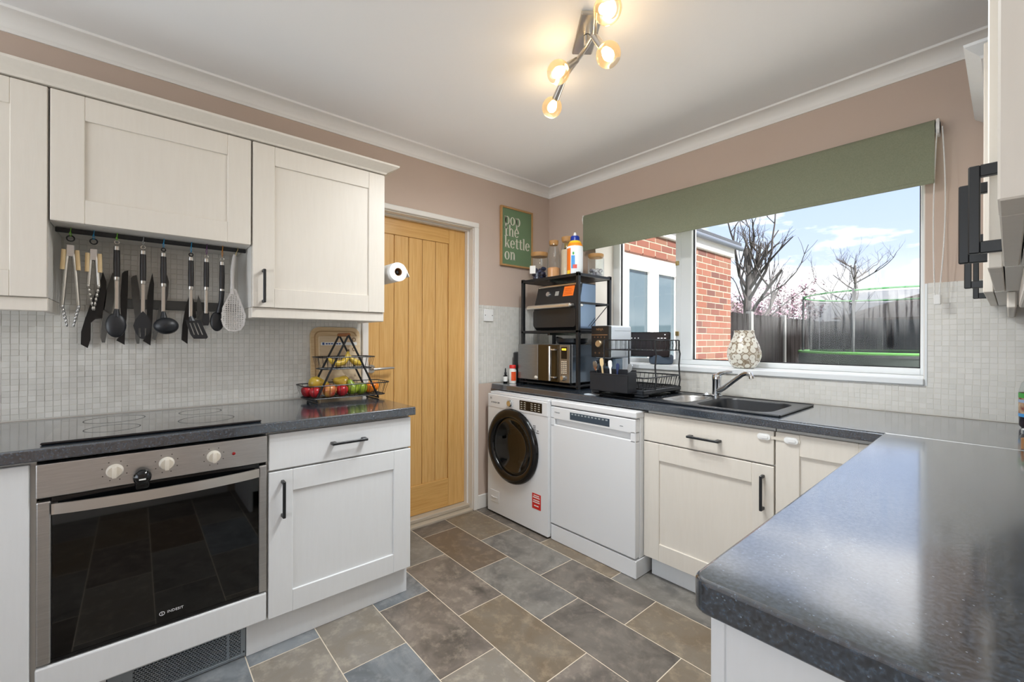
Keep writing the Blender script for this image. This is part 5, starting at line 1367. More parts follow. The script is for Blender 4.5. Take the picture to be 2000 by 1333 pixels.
# ---- chopping boards behind the fruit stand
cbm = MB(); cbm.M = Matrix.Translation((.052, 0, ZT+.001)) @ Matrix.Rotation(-.085, 4, 'Y')
cbm.prism(rrect(-1.860, -1.590, 0, .385, .045, 6), -.018, 0, 'yz')
cbm.M = None
cb1 = thing('chopping_board', 'large pale wooden chopping board with rounded corners against the mosaic', 'chopping board', (.05, -1.725, ZT))
part('board', cbm, BOARDW, cb1, 'auto')
g = MB(); g.M = Matrix.Translation((.052, 0, ZT+.001)) @ Matrix.Rotation(-.085, 4, 'Y')
g.ring(rrect(-1.842, -1.608, .02, .365, .035, 6), rrect(-1.836, -1.614, .026, .359, .031, 6), -.0002, .0012, 'yz'); g.M = None
part('groove', g, mat('groove_brown', (170, 138, 98), .6), cb1)
cb2 = thing('chopping_board', 'smaller wooden board set with white label strip behind the fruit stand', 'chopping board', (.09, -1.71, ZT))
BM2 = Matrix.Translation((.076, 0, ZT+.001)) @ Matrix.Rotation(-.085, 4, 'Y')
b = MB(); b.M = BM2; b.prism(rrect(-1.822, -1.60, 0, .335, .006), -.022, 0, 'yz'); b.M = None
part('board', b, mat('board_pale', (218, 196, 162), .5, noise=(5, .5), rgb2=(200, 172, 132), stretch=(20, 3, 20)), cb2)
b = MB(); b.M = BM2; b.box(-.0003, .0012, -1.815, -1.62, .285, .302); b.M = None
lb = part('label_strip', b, LABELW, cb2)
b = MB(); b.M = BM2; b.box(.0012, .0016, -1.808, -1.797, .287, .300); 
for i in range(6): b.box(.0012, .0016, -1.79+.014*i, -1.78+.014*i, .290, .297)
b.M = None
tiny('label_print', b, mat('label_navy', (52, 78, 138), .5), lb)
b = MB(); b.M = BM2
for z in (.262, .316): b.ring(ell(-1.635, z, .011, .011, 18), ell(-1.635, z, .008, .008, 18), -.0002, .0013, 'yz')
b.M = None
tiny('knot', b, mat('knot_brown', (110, 76, 46), .6), cb2)

# ---- fruit stand
fs_ = thing('fruit_stand', 'black two-tier wire fruit basket on A-frames with wooden grip', 'fruit basket', (.19, -1.735, ZT))
FXa, FXb, FYc = .245, .110, -1.738
for x in (FXa, FXb):
    for s in (-1, 1):
        part('leg', MB().tube([(x, FYc, 1.232), (x, FYc+s*.085, 1.06), (x, FYc+s*.160, ZT+.012)], .0055, 8), BLACKM, fs_, 'auto')
for s in (-1, 1):
    part('foot_bar', MB().tube([(FXa, FYc+s*.160, ZT+.013), (FXa+.012, FYc+s*.157, ZT+.006), (FXb-.01, FYc+s*.157, ZT+.006), (FXb, FYc+s*.160, ZT+.013)], .0050, 8), BLACKM, fs_, 'auto')
part('grip', MB().cyl((FXb-.004, FYc, 1.234), (FXa+.004, FYc, 1.234), .0095, n=14), mat('grip_wood', (150, 92, 50), .5), fs_, 'auto')
def wire_tray(y0, y1, x0, x1, z0, z1, ny, nx, ins):
    b = MB()
    b.tube([(x, y, z1) for x, y in rrect(x0, x1, y0, y1, .035, 6)], .003, 6, closed=True)
    b.tube([(x, y, z0) for x, y in rrect(x0+ins, x1-ins, y0+ins, y1-ins, .03, 6)], .003, 6, closed=True)
    for i in range(ny):
        y = y0+.035+(y1-y0-.07)*i/(ny-1); yy = y0+ins+.025+(y1-y0-2*ins-.05)*i/(ny-1)
        b.tube([(x0, y, z1), (x0+ins, yy, z0), (x1-ins, yy, z0), (x1, y, z1)], .0013, 5)
    for i in range(nx):
        x = x0+.035+(x1-x0-.07)*i/(nx-1); xx = x0+ins+.025+(x1-x0-2*ins-.05)*i/(nx-1)
        b.tube([(x, y0, z1), (xx, y0+ins, z0), (xx, y1-ins, z0), (x, y1, z1)], .0013, 5)
    return b
part('lower_basket', wire_tray(-1.955, -1.520, .092, .282, ZT+.022, ZT+.087, 15, 6, .018), BLACKM, fs_, 'auto')
part('upper_basket', wire_tray(-1.880, -1.590, .100, .258, 1.058, 1.118, 11, 5, .014), BLACKM, fs_, 'auto')
def fruit_mat(n, a, b2, sc=9): return mat(n, a, .3, noise=(sc, .9), rgb2=b2, bump=(200, .05))
RED = fruit_mat('apple_red', (190, 40, 44), (140, 22, 34)); STRI = fruit_mat('apple_striped', (196, 62, 56), (214, 178, 92), 22)
GRN = fruit_mat('green_skin', (140, 158, 44), (116, 138, 38)); YEL = fruit_mat('pear_yellow', (196, 166, 62), (170, 138, 48), 14)
ORG = fruit_mat('orange_skin', (232, 132, 28), (218, 108, 20)); BAN = fruit_mat('banana_skin', (222, 190, 74), (196, 160, 58))
STEMM = mat('fruit_stem', (84, 62, 38), .7)
zf = ZT+.026
def apple(label, x, y, r, m, group, tilt=0.0):
    t = thing('apple', label, 'apple', (x, y, zf))
    pr = [(0, zf+r*.16), (r*.18, zf+r*.05), (r*.45, zf), (r*.80, zf+r*.35), (r, zf+r*.95), (r*.93, zf+r*1.35), (r*.66, zf+r*1.66), (r*.35, zf+r*1.72), (r*.12, zf+r*1.60), (0, zf+r*1.5)]
    part('flesh', MB().lathe(pr, (x, y, 0), 22), m, t, True)
    part('stem', MB().tube([(x, y, zf+r*1.48), (x+.002, y+.002, zf+r*1.8)], .0015, 5), STEMM, t)
apple('dark red apple at the far left end of the fruit basket', .152, -1.912, .030, RED, None)
apple('bright red apple in front at the left of the fruit basket', .212, -1.890, .029, RED, None)
apple('red and yellow striped apple behind the front leg of the basket', .225, -1.826, .035, STRI, None)
apple('red apple in the middle of the lower fruit basket', .222, -1.762, .031, RED, None)
def pear(name, label, c, ln, r, ang, m, rx=0.0, cat='pear'):
    t = thing(name, label, cat, (c[0], c[1], c[2]-r))
    b = MB(); b.M = Matrix.Translation(c) @ Matrix.Rotation(ang, 4, 'X') @ Matrix.Translation((0, 0, -ln*.42))
    b.lathe([(0, 0), (r*.5, .002), (r*.88, ln*.14), (r, ln*.32), (r*.86, ln*.52), (r*.52, ln*.74), (r*.40, ln*.88), (r*.25, ln*.98), (0, ln)], (0, 0, 0), 20); b.M = None
    part('flesh', b, m, t, True)
    b = MB(); b.M = Matrix.Translation(c) @ Matrix.Rotation(ang, 4, 'X') @ Matrix.Translation((0, 0, -ln*.42))
    b.tube([(0, 0, ln*.98), (.002, 0, ln*1.12)], .0015, 5); b.M = None
    part('stem', b, STEMM, t)
pear('pear', 'yellow green pear lying on the red apples', (.170, -1.868, .985), .100, .034, -1.75, YEL)
pear('pear', 'round yellow pear behind the green apple, stalk hidden', (.165, -1.742, .982), .082, .038, 1.25, YEL)
pear('pear', 'green pear in the middle of the lower basket', (.212, -1.706, zf+.0365), .080, .032, .35, GRN)
apple('green apple to the right in the lower basket', .205, -1.655, .034, GRN, None)
def orange(label, x, y, r):
    t = thing('orange', label, 'orange', (x, y, zf))
    part('peel', MB().ball((x, y, zf+r), (r, r, r*.95), 20, 14), ORG, t, True)
    part('stem_scar', MB().cyl((x, y, zf+r*1.93), (x, y, zf+r*1.97), .003, n=8), STEMM, t)
orange('orange next to the green apple in the lower basket', .200, -1.606, .030)
orange('orange at the right end of the lower basket', .16, -1.566, .029)
def banana(label, pts):
    t = thing('banana', label, 'banana', pts[1])
    part('peel', MB().tube(pts, [.006, .013, .0165, .0165, .013, .006], 10), BAN, t, 'auto')
    part('tip', MB().tube([pts[0], tuple(Vector(pts[0])+(Vector(pts[0])-Vector(pts[1]))*.35)], [.006, .004], 8), STEMM, t)
banana('short banana with raised stalk in the upper basket', [(.20, -1.722, 1.145), (.205, -1.730, 1.112), (.205, -1.748, 1.090), (.205, -1.778, 1.083), (.200, -1.805, 1.094), (.195, -1.822, 1.112)])
banana('banana lying right of the other in the upper basket', [(.185, -1.715, 1.128), (.190, -1.704, 1.105), (.195, -1.690, 1.092), (.195, -1.672, 1.085), (.190, -1.655, 1.080), (.185, -1.642, 1.082)])

# ---- paper roll on the cabinet side
pr_ = thing('kitchen_roll', 'white kitchen roll on a holder beside the right wall cabinet', 'kitchen roll', (.23, -1.52, 1.52))
ry, rz = -1.523, 1.568
part('roll', MB().ring(ell(ry, rz, .050, .050, 32), ell(ry, rz, .021, .021, 32), .135, .372, 'yz'), PAPER, pr_, 'auto')
part('core', MB().ring(ell(ry, rz, .0209, .0209, 28), ell(ry, rz, .0192, .0192, 28), .136, .3725, 'yz'), CARD, pr_, 'auto')
part('loose_sheet', MB().prism([(ry+.03, rz+.042), (ry+.052, rz+.012), (ry+.066, rz-.020), (ry+.0645, rz-.021), (ry+.047, rz+.008), (ry+.028, rz+.040)], .137, .371, 'yz'), PAPER, pr_)
part('holder', MB().tube([(.30, -1.588, rz), (.30, -1.575, rz), (.12, -1.575, rz+.0), (.12, -1.588, rz)], .004, 6).cyl((.12, ry, rz), (.36, ry, rz), .007, n=10).cyl((.122, -1.588, rz), (.122, ry, rz), .005, n=8), BLACKM, pr_)

# ---- framed print
pf_ = thing('framed_print', 'framed green print reading pop the kettle on', 'picture', (.01, -.365, 1.765))
py0, py1, pz0, pz1 = -.528, -.202, 1.765, 2.212
b = MB()
for a in ((py0, py0+.013, pz0, pz1), (py1-.013, py1, pz0, pz1), (py0+.013, py1-.013, pz0, pz0+.013), (py0+.013, py1-.013, pz1-.013, pz1)):
    b.box(.002, .022, a[0], a[1], a[2], a[3], .0015)
part('frame', b, mat('frame_oak', (190, 148, 96), .5, noise=(8, .5), rgb2=(170, 126, 76), stretch=(20, 20, 3)), pf_)
bk_ = part('poster', MB().box(.004, .012, py0+.012, py1-.012, pz0+.012, pz1-.012), GREENF, pf_)
# bold serif letters built from stems, bowls and slab serifs (unit x-height)
def glyphs(word, size, y, z, X):
    b = MB(); cur = 0.0
    def rect(x0, x1, z0, z1): b.box(X, X+.001, y+size*(cur+x0), y+size*(cur+x1), z+size*z0, z+size*z1)
    def quad(pts): b.prism([(y+size*(cur+a), z+size*c) for a, c in pts], X, X+.001, 'yz')
    def bowl(cx, cz, rx, rz, ix, iz, a0=0, a1=2*PI, n=26):
        vo = [(y+size*(cur+cx+rx*math.cos(a0+(a1-a0)*i/n)), z+size*(cz+rz*math.sin(a0+(a1-a0)*i/n))) for i in range(n+1)]
        vi = [(y+size*(cur+cx+ix*math.cos(a0+(a1-a0)*i/n)), z+size*(cz+iz*math.sin(a0+(a1-a0)*i/n))) for i in range(n+1)]
        for i in range(n): b.prism([vo[i], vo[i+1], vi[i+1], vi[i]], X, X+.001, 'yz')
    for ch in word:
        if ch == 'p': rect(.08, .28, -.42, 1); rect(0, .38, -.46, -.40); rect(0, .2, .92, 1.0); bowl(.42, .5, .36, .52, .17, .44); w = .84
        elif ch == 'o': bowl(.40, .5, .40, .52, .19, .45); w = .86
        elif ch == 't': rect(.14, .34, .12, 1.28); rect(0, .54, .92, 1.0); bowl(.36, .16, .22, .18, .02, .10, PI, 1.9*PI, 12); w = .60
        elif ch == 'h': rect(.08, .28, 0, 1.5); rect(0, .2, 1.42, 1.5); rect(0, .36, 0, .06); rect(.56, .76, 0, .66); rect(.48, .84, 0, .06); bowl(.46, .62, .30, .40, .12, .32, 0, PI*.88, 14); w = .88
        elif ch == 'n': rect(.08, .28, 0, 1); rect(0, .2, .92, 1.0); rect(0, .36, 0, .06); rect(.56, .76, 0, .66); rect(.48, .84, 0, .06); bowl(.46, .62, .30, .40, .12, .32, 0, PI*.88, 14); w = .88
        elif ch == 'l': rect(.08, .28, 0, 1.5); rect(0, .2, 1.42, 1.5); rect(0, .36, 0, .06); w = .40
        elif ch == 'k': rect(.08, .28, 0, 1.5); rect(0, .2, 1.42, 1.5); rect(0, .36, 0, .06); quad([(.28, .42), (.62, .96), (.72, .96), (.36, .40)]); quad([(.34, .50), (.48, .66), (.84, .04), (.60, .04)]); rect(.52, .82, .94, 1.0); rect(.54, .90, 0, .06); w = .90
        elif ch == 'e': bowl(.40, .5, .40, .52, .19, .45, .16, 1.78*PI); rect(.18, .78, .50, .58); w = .84
        else: w = .4
        cur += w+.05
    return b
lt = MB()
for word, zz in (('pop', 2.080), ('the', 1.993), ('kettle', 1.906), ('on', 1.815)):
    lt_ = glyphs(word, .0605 if word != 'kettle' else .0585, -.488, zz, .0122); lt._add(lt_.v, lt_.f)
part('lettering', lt, mat('poster_cream', (226, 222, 208), .7), bk_)
part('picture_glass', MB().box(.0135, .0145, py0+.013, py1-.013, pz0+.013, pz1-.013), PANE, pf_)
# ---- blank switch plate
sw = thing('blanking_plate', 'white square blanking plate on the mosaic left of the rack', 'socket plate', (.008, -.635, 1.343))
part('plate', MB().box(.0065, .0135, -.680, -.592, 1.343, 1.430, .003, 2), WHITEP, sw)
for y in (-.668, -.604): part('screw', MB().cyl((.0135, y, 1.387), (.0145, y, 1.387), .0035, n=10), GREYP, sw)

# ---- right edge: juice bottle and two glass pots
bt = thing('juice_bottle', 'dark juice bottle with colourful label at the right edge of the worktop', 'bottle', (2.556, -.112, ZT))
bx_, by_ = 2.557, -.112
part('body', MB().lathe([(0, ZT+.001), (.034, ZT+.001), (.040, ZT+.010), (.041, ZT+.045)], (bx_, by_, 0), 28), mat('dark_juice', (26, 18, 28), .12), bt, 'auto')
part('label', MB().lathe([(.0412, ZT+.043), (.0412, ZT+.128)], (bx_, by_, 0), 30), mat('label_cream', (216, 196, 160), .5, noise=(26, 1), rgb2=(120, 40, 34)), bt, 'auto')
part('label_band', MB().lathe([(.0416, ZT+.043), (.0416, ZT+.055)], (bx_, by_, 0), 30), mat('label_blue', (70, 150, 214), .4), bt, 'auto')
part('label_band', MB().lathe([(.0416, ZT+.112), (.0416, ZT+.130)], (bx_, by_, 0), 30), mat('label_green', (70, 160, 70), .4), bt, 'auto')
part('label_band', MB().lathe([(.0416, ZT+.095), (.0416, ZT+.106)], (bx_, by_, 0), 30), mat('label_lilac', (150, 170, 200), .4), bt, 'auto')
part('neck', MB().lathe([(.041, ZT+.130), (.040, ZT+.140), (.034, ZT+.165), (.020, ZT+.185), (.015, ZT+.205)], (bx_, by_, 0), 28), JARG, bt, 'auto')
part('cap', MB().lathe([(.017, ZT+.203), (.017, ZT+.222), (0, ZT+.222)], (bx_, by_, 0), 20), mat('cap_green', (60, 120, 60), .4), bt, 'auto')
for k, (x, y, lab) in enumerate(((2.540, -.60, 'small glass spice pot at the right edge nearer the window'), (2.546, -.74, 'small glass spice pot at the right edge nearer the viewer'))):
    t = thing('spice_pot', lab, 'jar', (x, y, ZT))
    part('glass', MB().lathe([(0, ZT+.001), (.024, ZT+.001), (.026, ZT+.005), (.026, ZT+.040), (.022, ZT+.046), (.022, ZT+.050)], (x, y, 0), 22), JARG, t, 'auto')
    part('contents', MB().lathe([(0, ZT+.004), (.0235, ZT+.004), (.0235, ZT+.034), (0, ZT+.036)], (x, y, 0), 20), mat('spice_brown', (170, 116, 70), .8), t)
    part('lid', MB().lathe([(.0235, ZT+.048), (.0235, ZT+.060), (.021, ZT+.062), (0, ZT+.062)], (x, y, 0), 22), CHROME, t, 'auto')

# ================================================================ CEILING SPOT BAR
lp = thing('ceiling_spotlight', 'ceiling spotlight bar with four smoked glass globes', 'lamp', (1.39, -1.24, ZC))
b = MB(); b.M = Matrix.Translation((1.392, -1.222, ZC-.018)) @ Matrix.Rotation(math.radians(-40), 4, 'Z'); b.box(-.115, .115, -.042, .042, 0, .0175, .004); b.M = None
part('ceiling_plate', b, SATIN, lp)
BULB = bpy.data.materials.new('bulb_glow'); BULB.use_nodes = True
_t = BULB.node_tree; _t.nodes.clear(); _o = N(_t, 'ShaderNodeOutputMaterial'); _e = N(_t, 'ShaderNodeEmission')
_e.inputs['Color'].default_value = (1.0, .78, .50, 1); _e.inputs['Strength'].default_value = LAMP_STRENGTH; _t.links.new(_e.outputs[0], _o.inputs[0])
barA, barB = (1.545, -1.345, ZC-.065), (1.185, -1.150, ZC-.065)
part('bar', MB().tube([(1.548, -1.362, ZC-.062), (1.47, -1.27, ZC-.066), (1.392, -1.222, ZC-.058), (1.31, -1.19, ZC-.066), (1.19, -1.135, ZC-.062)], .0085, 10), SATIN, lp, 'auto')
part('stem', MB().cyl((1.392, -1.222, ZC-.02), (1.392, -1.222, ZC-.06), .012, n=14), SATIN, lp, 'auto')
heads = [((1.545, -1.358, ZC-.064), (1.622, -1.398, 2.303)), ((1.455, -1.262, ZC-.066), (1.497, -1.224, 2.290)), ((1.318, -1.196, ZC-.066), (1.285, -1.272, 2.303)), ((1.196, -1.138, ZC-.062), (1.092, -1.108, 2.295))]
for (p0, c) in heads:
    p0 = Vector(p0); c = Vector(c); ax = (c-p0).normalized()
    q = ax.to_track_quat('Z', 'Y').to_matrix().to_4x4()
    L = (c-p0).length
    hd_ = part('lamp_holder', MB().cyl(p0, p0+ax*(L-.040), .012, .017, n=18), SATIN, lp, 'auto')
    b = MB(); b.M = Matrix.Translation(c) @ q
    pr = []
    for i in range(13):
        a = PI*.10+PI*.72*i/12
        pr.append((.0465*math.sin(a), -.0465*math.cos(a)))
    b.lathe(pr, (0, 0, 0), 26); b.M = None
    part('glass_globe', b, SMOKE, hd_, 'auto')
    b = MB(); b.M = Matrix.Translation(c) @ q
    b.lathe([(0, -.030), (.012, -.028), (.019, -.012), (.021, .002), (.016, .015), (.007, .021), (0, .022)], (0, 0, 0), 20); b.M = None
    part('bulb', b, BULB, hd_, True)
    sl_ = bpy.data.lights.new('spot', 'SPOT'); sl_.energy = SPOT_WATTS; sl_.color = (.90, .955, 1.0); sl_.spot_size = math.radians(168); sl_.spot_blend = 1.0; sl_.shadow_soft_size = .03
    so = bpy.data.objects.new('spot', sl_); COL.objects.link(so); so.parent = lp
    so.location = c+ax*.05-Vector(lp.location); so.rotation_euler = Vector((ax.x*.35, ax.y*.35, -1)).to_track_quat('-Z', 'Y').to_euler()

# ================================================================ OUTSIDE
EX_P = .16
struct('floor_bounce', MB().box(EX_P, 9.0, .29, 5.6, -.16, -.13), mat('bounce_paving', (226, 222, 214), .8, noise=(3, .5), rgb2=(206, 200, 190)))  # unseen pale slab added to bounce sunlight up to the kitchen ceiling
struct('ground', MB().box(-40, 45, .29, 70, -.25, -.15), mat('lawn', (92, 112, 66), .9, noise=(2, .8), rgb2=(70, 90, 48)))
# ---- brick extension of the house, left of the window
def brick_mat():
    m = bpy.data.materials.new('brick_red'); m.use_nodes = True; t = m.node_tree; p = t.nodes['Principled BSDF']
    oi = N(t, 'ShaderNodeObjectInfo'); g = N(t, 'ShaderNodeNewGeometry')
    a = N(t, 'ShaderNodeMath', operation='ADD'); t.links.new(oi.outputs['Random'], a.inputs[0]); t.links.new(g.outputs['Random Per Island'], a.inputs[1])
    f = N(t, 'ShaderNodeMath', operation='FRACT'); t.links.new(a.outputs[0], f.inputs[0])
    r = N(t, 'ShaderNodeValToRGB'); r.color_ramp.interpolation = 'CONSTANT'
    cs = [(0, (92, 50, 34)), (.22, (86, 45, 31)), (.42, (95, 55, 40)), (.6, (79, 39, 27)), (.74, (85, 52, 36)), (.86, (67, 34, 26)), (.94, (90, 58, 43))]
    r.color_ramp.elements[0].color = lin(cs[0][1]); r.color_ramp.elements[1].position = cs[1][0]; r.color_ramp.elements[1].color = lin(cs[1][1])
    for ps, c in cs[2:]:
        e_ = r.color_ramp.elements.new(ps); e_.color = lin(c)
    t.links.new(f.outputs[0], r.inputs[0])
    c = N(t, 'ShaderNodeTexCoord'); z = N(t, 'ShaderNodeTexNoise'); z.inputs['Scale'].default_value = 40; t.links.new(c.outputs['Object'], z.inputs['Vector'])
    x = N(t, 'ShaderNodeMix', data_type='RGBA', blend_type='MULTIPLY'); x.inputs['Factor'].default_value = .2
    t.links.new(r.outputs['Color'], x.inputs['A']); t.links.new(z.outputs['Fac'], x.inputs['B']); t.links.new(x.outputs['Result'], p.inputs['Base Color'])
    p.inputs['Roughness'].default_value = .85; return m
BRK = brick_mat()
EX = .16; EY1 = 3.165
ext = thing('brick_extension', 'red brick flat-roofed extension seen through the window', 'building', (-1.4, 1.7, -.15))
part('mortar', MB().box(-3.0, EX-.004, .30, .83, -.15, 2.26).box(-3.0, EX-.004, 2.03, EY1-.004, -.15, 2.26).box(-3.0, EX-.004, .83, 2.03, 2.055, 2.26).box(-3.0, EX-.35, .83, 2.03, -.15, 2.055), mat('mortar', (112, 104, 91), .9), ext)
def brick_me(l):
    b = MB().box(-.05, 0, -l/2, l/2, -.0325, .0325, .003); m_ = b.mesh('brick'); m_.materials.append(BRK); return m_
bm_full, bm_half = brick_me(.215), brick_me(.1025)
restb = MB(); BE = Vector(ext.location)
for k in range(32):
    z = 2.26-.0375-.075*k
    y = EY1 - (.1125 if k % 2 else 0)
    spans = []
    if k % 2: spans.append((EY1-.1025, EY1))
    while y > .30:
        spans.append((y-.215, y)); y -= .225
    for a, c in spans:
        if z < 2.055 and c > .83 and a < 2.03:
            if a < 2.03 < c and c-2.03 > .06: a = 2.035
            elif a < .83 < c and .83-a > .06: c = .825
            else: continue
        a = max(a, .30)
        if c-a < .03: continue
        if z > .93 and (a > 1.9 or z > 2.05):
            o = bpy.data.objects.new('brick', bm_full if c-a > .15 else bm_half); COL.objects.link(o); o.parent = ext
            o.location = Vector((EX-random.uniform(0, .003), (a+c)/2, z))-BE
            o.scale = (1, (c-a)/(.215 if c-a > .15 else .1025), 1)
        else: restb.box(EX-.05, EX, a, c, z-.0325, z+.0325)
part('bricks', restb, BRK, ext, kind='stuff')
part('end_wall', MB().box(-3.0, EX-.01, EY1-.03, EY1, -.15, 2.26), BRK, ext)
part('fascia', MB().box(-3.0, EX+.03, .30, EY1+.03, 2.262, 2.395, .004), mat('fascia_white', (154, 154, 153), .4), ext)
rfm = mat('roof_felt', (42, 46, 53), .8, noise=(30, .6), rgb2=(29, 32, 37))
rf = part('roof', MB().box(-3.05, EX+.09, .30, EY1+.10, 2.395, 2.45, .006), rfm, ext)
part('gutter', MB().cyl((EX+.07, .30, 2.385), (EX+.07, EY1+.15, 2.385), .03, n=12), mat('gutter_dark', (66, 72, 82), .5), rf)
# patio doors in the extension
pdr = part('patio_door', MB().box(EX-.12, EX-.05, .83, .90, -.15, 2.055, .004).box(EX-.12, EX-.05, 1.96, 2.03, -.15, 2.055, .004).box(EX-.12, EX-.05, .90, 1.96, 1.985, 2.055, .004), UPVC, ext)
DPANE = mat('outdoor_glass', (58, 70, 76), .04, spec=.9)
for a, c in ((.905, 1.425), (1.435, 1.955)):
    part('leaf_frame', MB().box(EX-.11, EX-.045, a, a+.075, -.12, 1.982, .004).box(EX-.11, EX-.045, c-.075, c, -.12, 1.982, .004).box(EX-.11, EX-.045, a+.075, c-.075, 1.90, 1.982, .004).box(EX-.11, EX-.045, a+.075, c-.075, -.12, .08, .004), UPVC, pdr)
    part('pane', MB().box(EX-.085, EX-.08, a+.07, c-.07, .07, 1.905), DPANE, pdr)
# ---- garden fence
FNC = mat('fence_stain', (20, 16, 16), .95, spec=.1, noise=(9, .7), rgb2=(12, 10, 10), stretch=(8, 8, 1))
CONC = mat('concrete_post', (104, 105, 104), .85, noise=(20, .5), rgb2=(90, 91, 91))
def fence(label, p0, p1, first, pitch=1.93, top=1.74):
    p0 = Vector(p0); p1 = Vector(p1); d = (p1-p0); L = d.length; d.normalize()
    t = thing('garden_fence', label, 'fence', (p0.x, p0.y, -.15))
    ang = math.atan2(d.y, d.x)
    bb = MB().box(-.052, .052, -.009, .009, 0, top-.02+.15, .002); me = bb.mesh('board'); me.materials.append(FNC)
    nrm = Vector((-d.y, d.x, 0))
    n = int(L/.108)
    for i in range(n):
        o = bpy.data.objects.new('board', me); COL.objects.link(o); o.parent = t
        s_ = .054+.108*i
        o.location = d*s_+nrm*random.uniform(-.006, .006)+Vector((0, 0, random.uniform(-.01, .01)+.01)); o.rotation_euler = (0, 0, ang)
    s_ = first
    while s_ < L:
        q = p0+d*s_
        part('post', MB().box(q.x-.055, q.x+.055, q.y-.055, q.y+.055, -.15, top+.04, .006), CONC, t)
        s_ += pitch
    return t
fence('dark stained board fence with concrete posts behind the brick extension', (-.9, 4.2, 0), (-.9, 11.5, 0), .52)
fence('dark stained board fence at the end of the garden behind the trampoline', (-.9, 11.5, 0), (7.5, 11.5, 0), 1.27)

# ---- trees
BARK = mat('bark_grey', (63, 61, 59), .9, noise=(14, .7), rgb2=(48, 45, 44))
TWIG = mat('twig_brown', (54, 49, 48), .9)
def bare_tree(label, base, h, r, seed, spread=.55, levels=4, lean=(0, 0), twist=.9):
    rnd = random.Random(seed)
    t = thing('bare_tree', label, 'tree', base)
    trunk = MB(); tw = MB()
    B = Vector(base)
    pts = [B+Vector((lean[0]*s_*h, lean[1]*s_*h, s_*h)) + Vector((rnd.uniform(-.03, .03), rnd.uniform(-.03, .03), 0))*h*.3 for s_ in (0, .2, .4, .6, .8, 1)]
    trunk.tube(pts, [r*(1-.6*i/5) for i in range(6)], 9)
    def grow(p, d, ln, rr, lev):
        q = p.copy(); pl = [q.copy()]
        for i in range(3):
            d = (d+Vector((rnd.uniform(-.25, .25), rnd.uniform(-.25, .25), rnd.uniform(-.05, .22)))).normalized()
            q = q+d*ln/3; pl.append(q.copy())
        tw.tube(pl, [rr, rr*.85, rr*.7, rr*.5], 5 if lev > 1 else 3, caps=False)
        if lev > 0:
            for _ in range(rnd.randint(2, 3) if lev > 1 else 3):
                a = rnd.choice(pl[1:]); nd = (d+Vector((rnd.uniform(-1, 1), rnd.uniform(-1, 1), rnd.uniform(-.3, .9)))*twist).normalized()
                grow(a, nd, ln*rnd.uniform(.5, .75), rr*.5, lev-1)
    for i in range(11):
        s_ = rnd.uniform(.35, 1.0); k = int(s_*5); f_ = s_*5-k
        p = pts[min(k, 5)].lerp(pts[min(k+1, 5)], f_)
        a = rnd.uniform(0, 2*PI)
        grow(p, Vector((math.cos(a)*spread*1.6, math.sin(a)*spread*1.6, .75)).normalized(), h*rnd.uniform(.22, .42)*(1.25-s_*.55), r*.33, levels-1)
    part('trunk', trunk, BARK, t, True)
    part('branches', tw, TWIG, t, True)
    return t
bare_tree('thick pollarded bare tree behind the fence next to the extension', (-1.95, 9.4, -.15), 3.75, .15, 11, .35, 4)
bare_tree('fine twigged bare tree in the middle of the view behind the fence', (-.55, 13.6, -.15), 3.6, .07, 5, .8, 5, twist=1.0)
bare_tree('bare tree at the right edge of the window view', (3.3, 15.5, -.15), 4.2, .07, 23, .7, 4)
# pink blossom shrub: twigs and petals
bs = thing('blossom_tree', 'pink flowering shrub rising over the dark fence', 'tree', (-2.6, 13.2, -.15))
rnd = random.Random(4); tw = MB(); pet = MB()
for i in range(26):
    a = rnd.uniform(0, 2*PI); q = [Vector((-2.6, 13.2, -.15)), Vector((-2.6+.5*math.cos(a), 13.2+.5*math.sin(a), 1.1)), Vector((-2.6+rnd.uniform(.6, 1.5)*math.cos(a), 13.2+rnd.uniform(.5, 1.0)*math.sin(a), rnd.uniform(2.0, 3.0)))]
    tw.tube(q, [.03, .02, .006], 5)
    for k in range(110):
        s_ = rnd.uniform(.45, 1.08); c = q[1].lerp(q[2], s_)+Vector((rnd.gauss(0, .14), rnd.gauss(0, .14), rnd.gauss(0, .1)))
        u_ = Vector((rnd.uniform(-1, 1), rnd.uniform(-1, 1), rnd.uniform(-1, 1))).normalized(); v_ = u_.orthogonal().normalized(); s2 = rnd.uniform(.03, .055); w_ = u_.cross(v_)
        pet._add([c+v_*s2, c+w_*s2*.8, c-v_*s2, c-w_*s2*.8, c+u_*s2*.5], [(0, 1, 4), (1, 2, 4), (2, 3, 4), (3, 0, 4)])
part('branches', tw, TWIG, bs)
part('petals', pet, mat('petal_pink', (136, 102, 119), .7, noise=(8, .8), rgb2=(154, 136, 144)), bs, kind='stuff')
# ---- neighbouring bungalows
RT = mat('roof_tile', (57, 46, 41), .85, noise=(12, .5), rgb2=(46, 37, 32))
def bungalow(label, x, y, w, d_, zw, zr):
    t = thing('bungalow', label, 'house', (x, y, -.15))
    part('walls', MB().box(x-w/2, x+w/2, y-d_/2, y+d_/2, -.15, zw), mat('house_brick', (150, 112, 92), .9), t)
    e_ = .35
    vs = [(x-w/2-e_, y-d_/2-e_, zw), (x+w/2+e_, y-d_/2-e_, zw), (x+w/2+e_, y+d_/2+e_, zw), (x-w/2-e_, y+d_/2+e_, zw), (x-w/2+d_*.45, y, zr), (x+w/2-d_*.45, y, zr)]
    b = MB(); b._add(vs, [(3, 2, 1, 0), (0, 1, 5, 4), (2, 3, 4, 5), (1, 2, 5), (3, 0, 4)])
    part('roof', b, RT, t)
    return t
bungalow('brown tiled bungalow roof beyond the fence on the right', 3.4, 26, 12, 8, 2.2, 3.9)
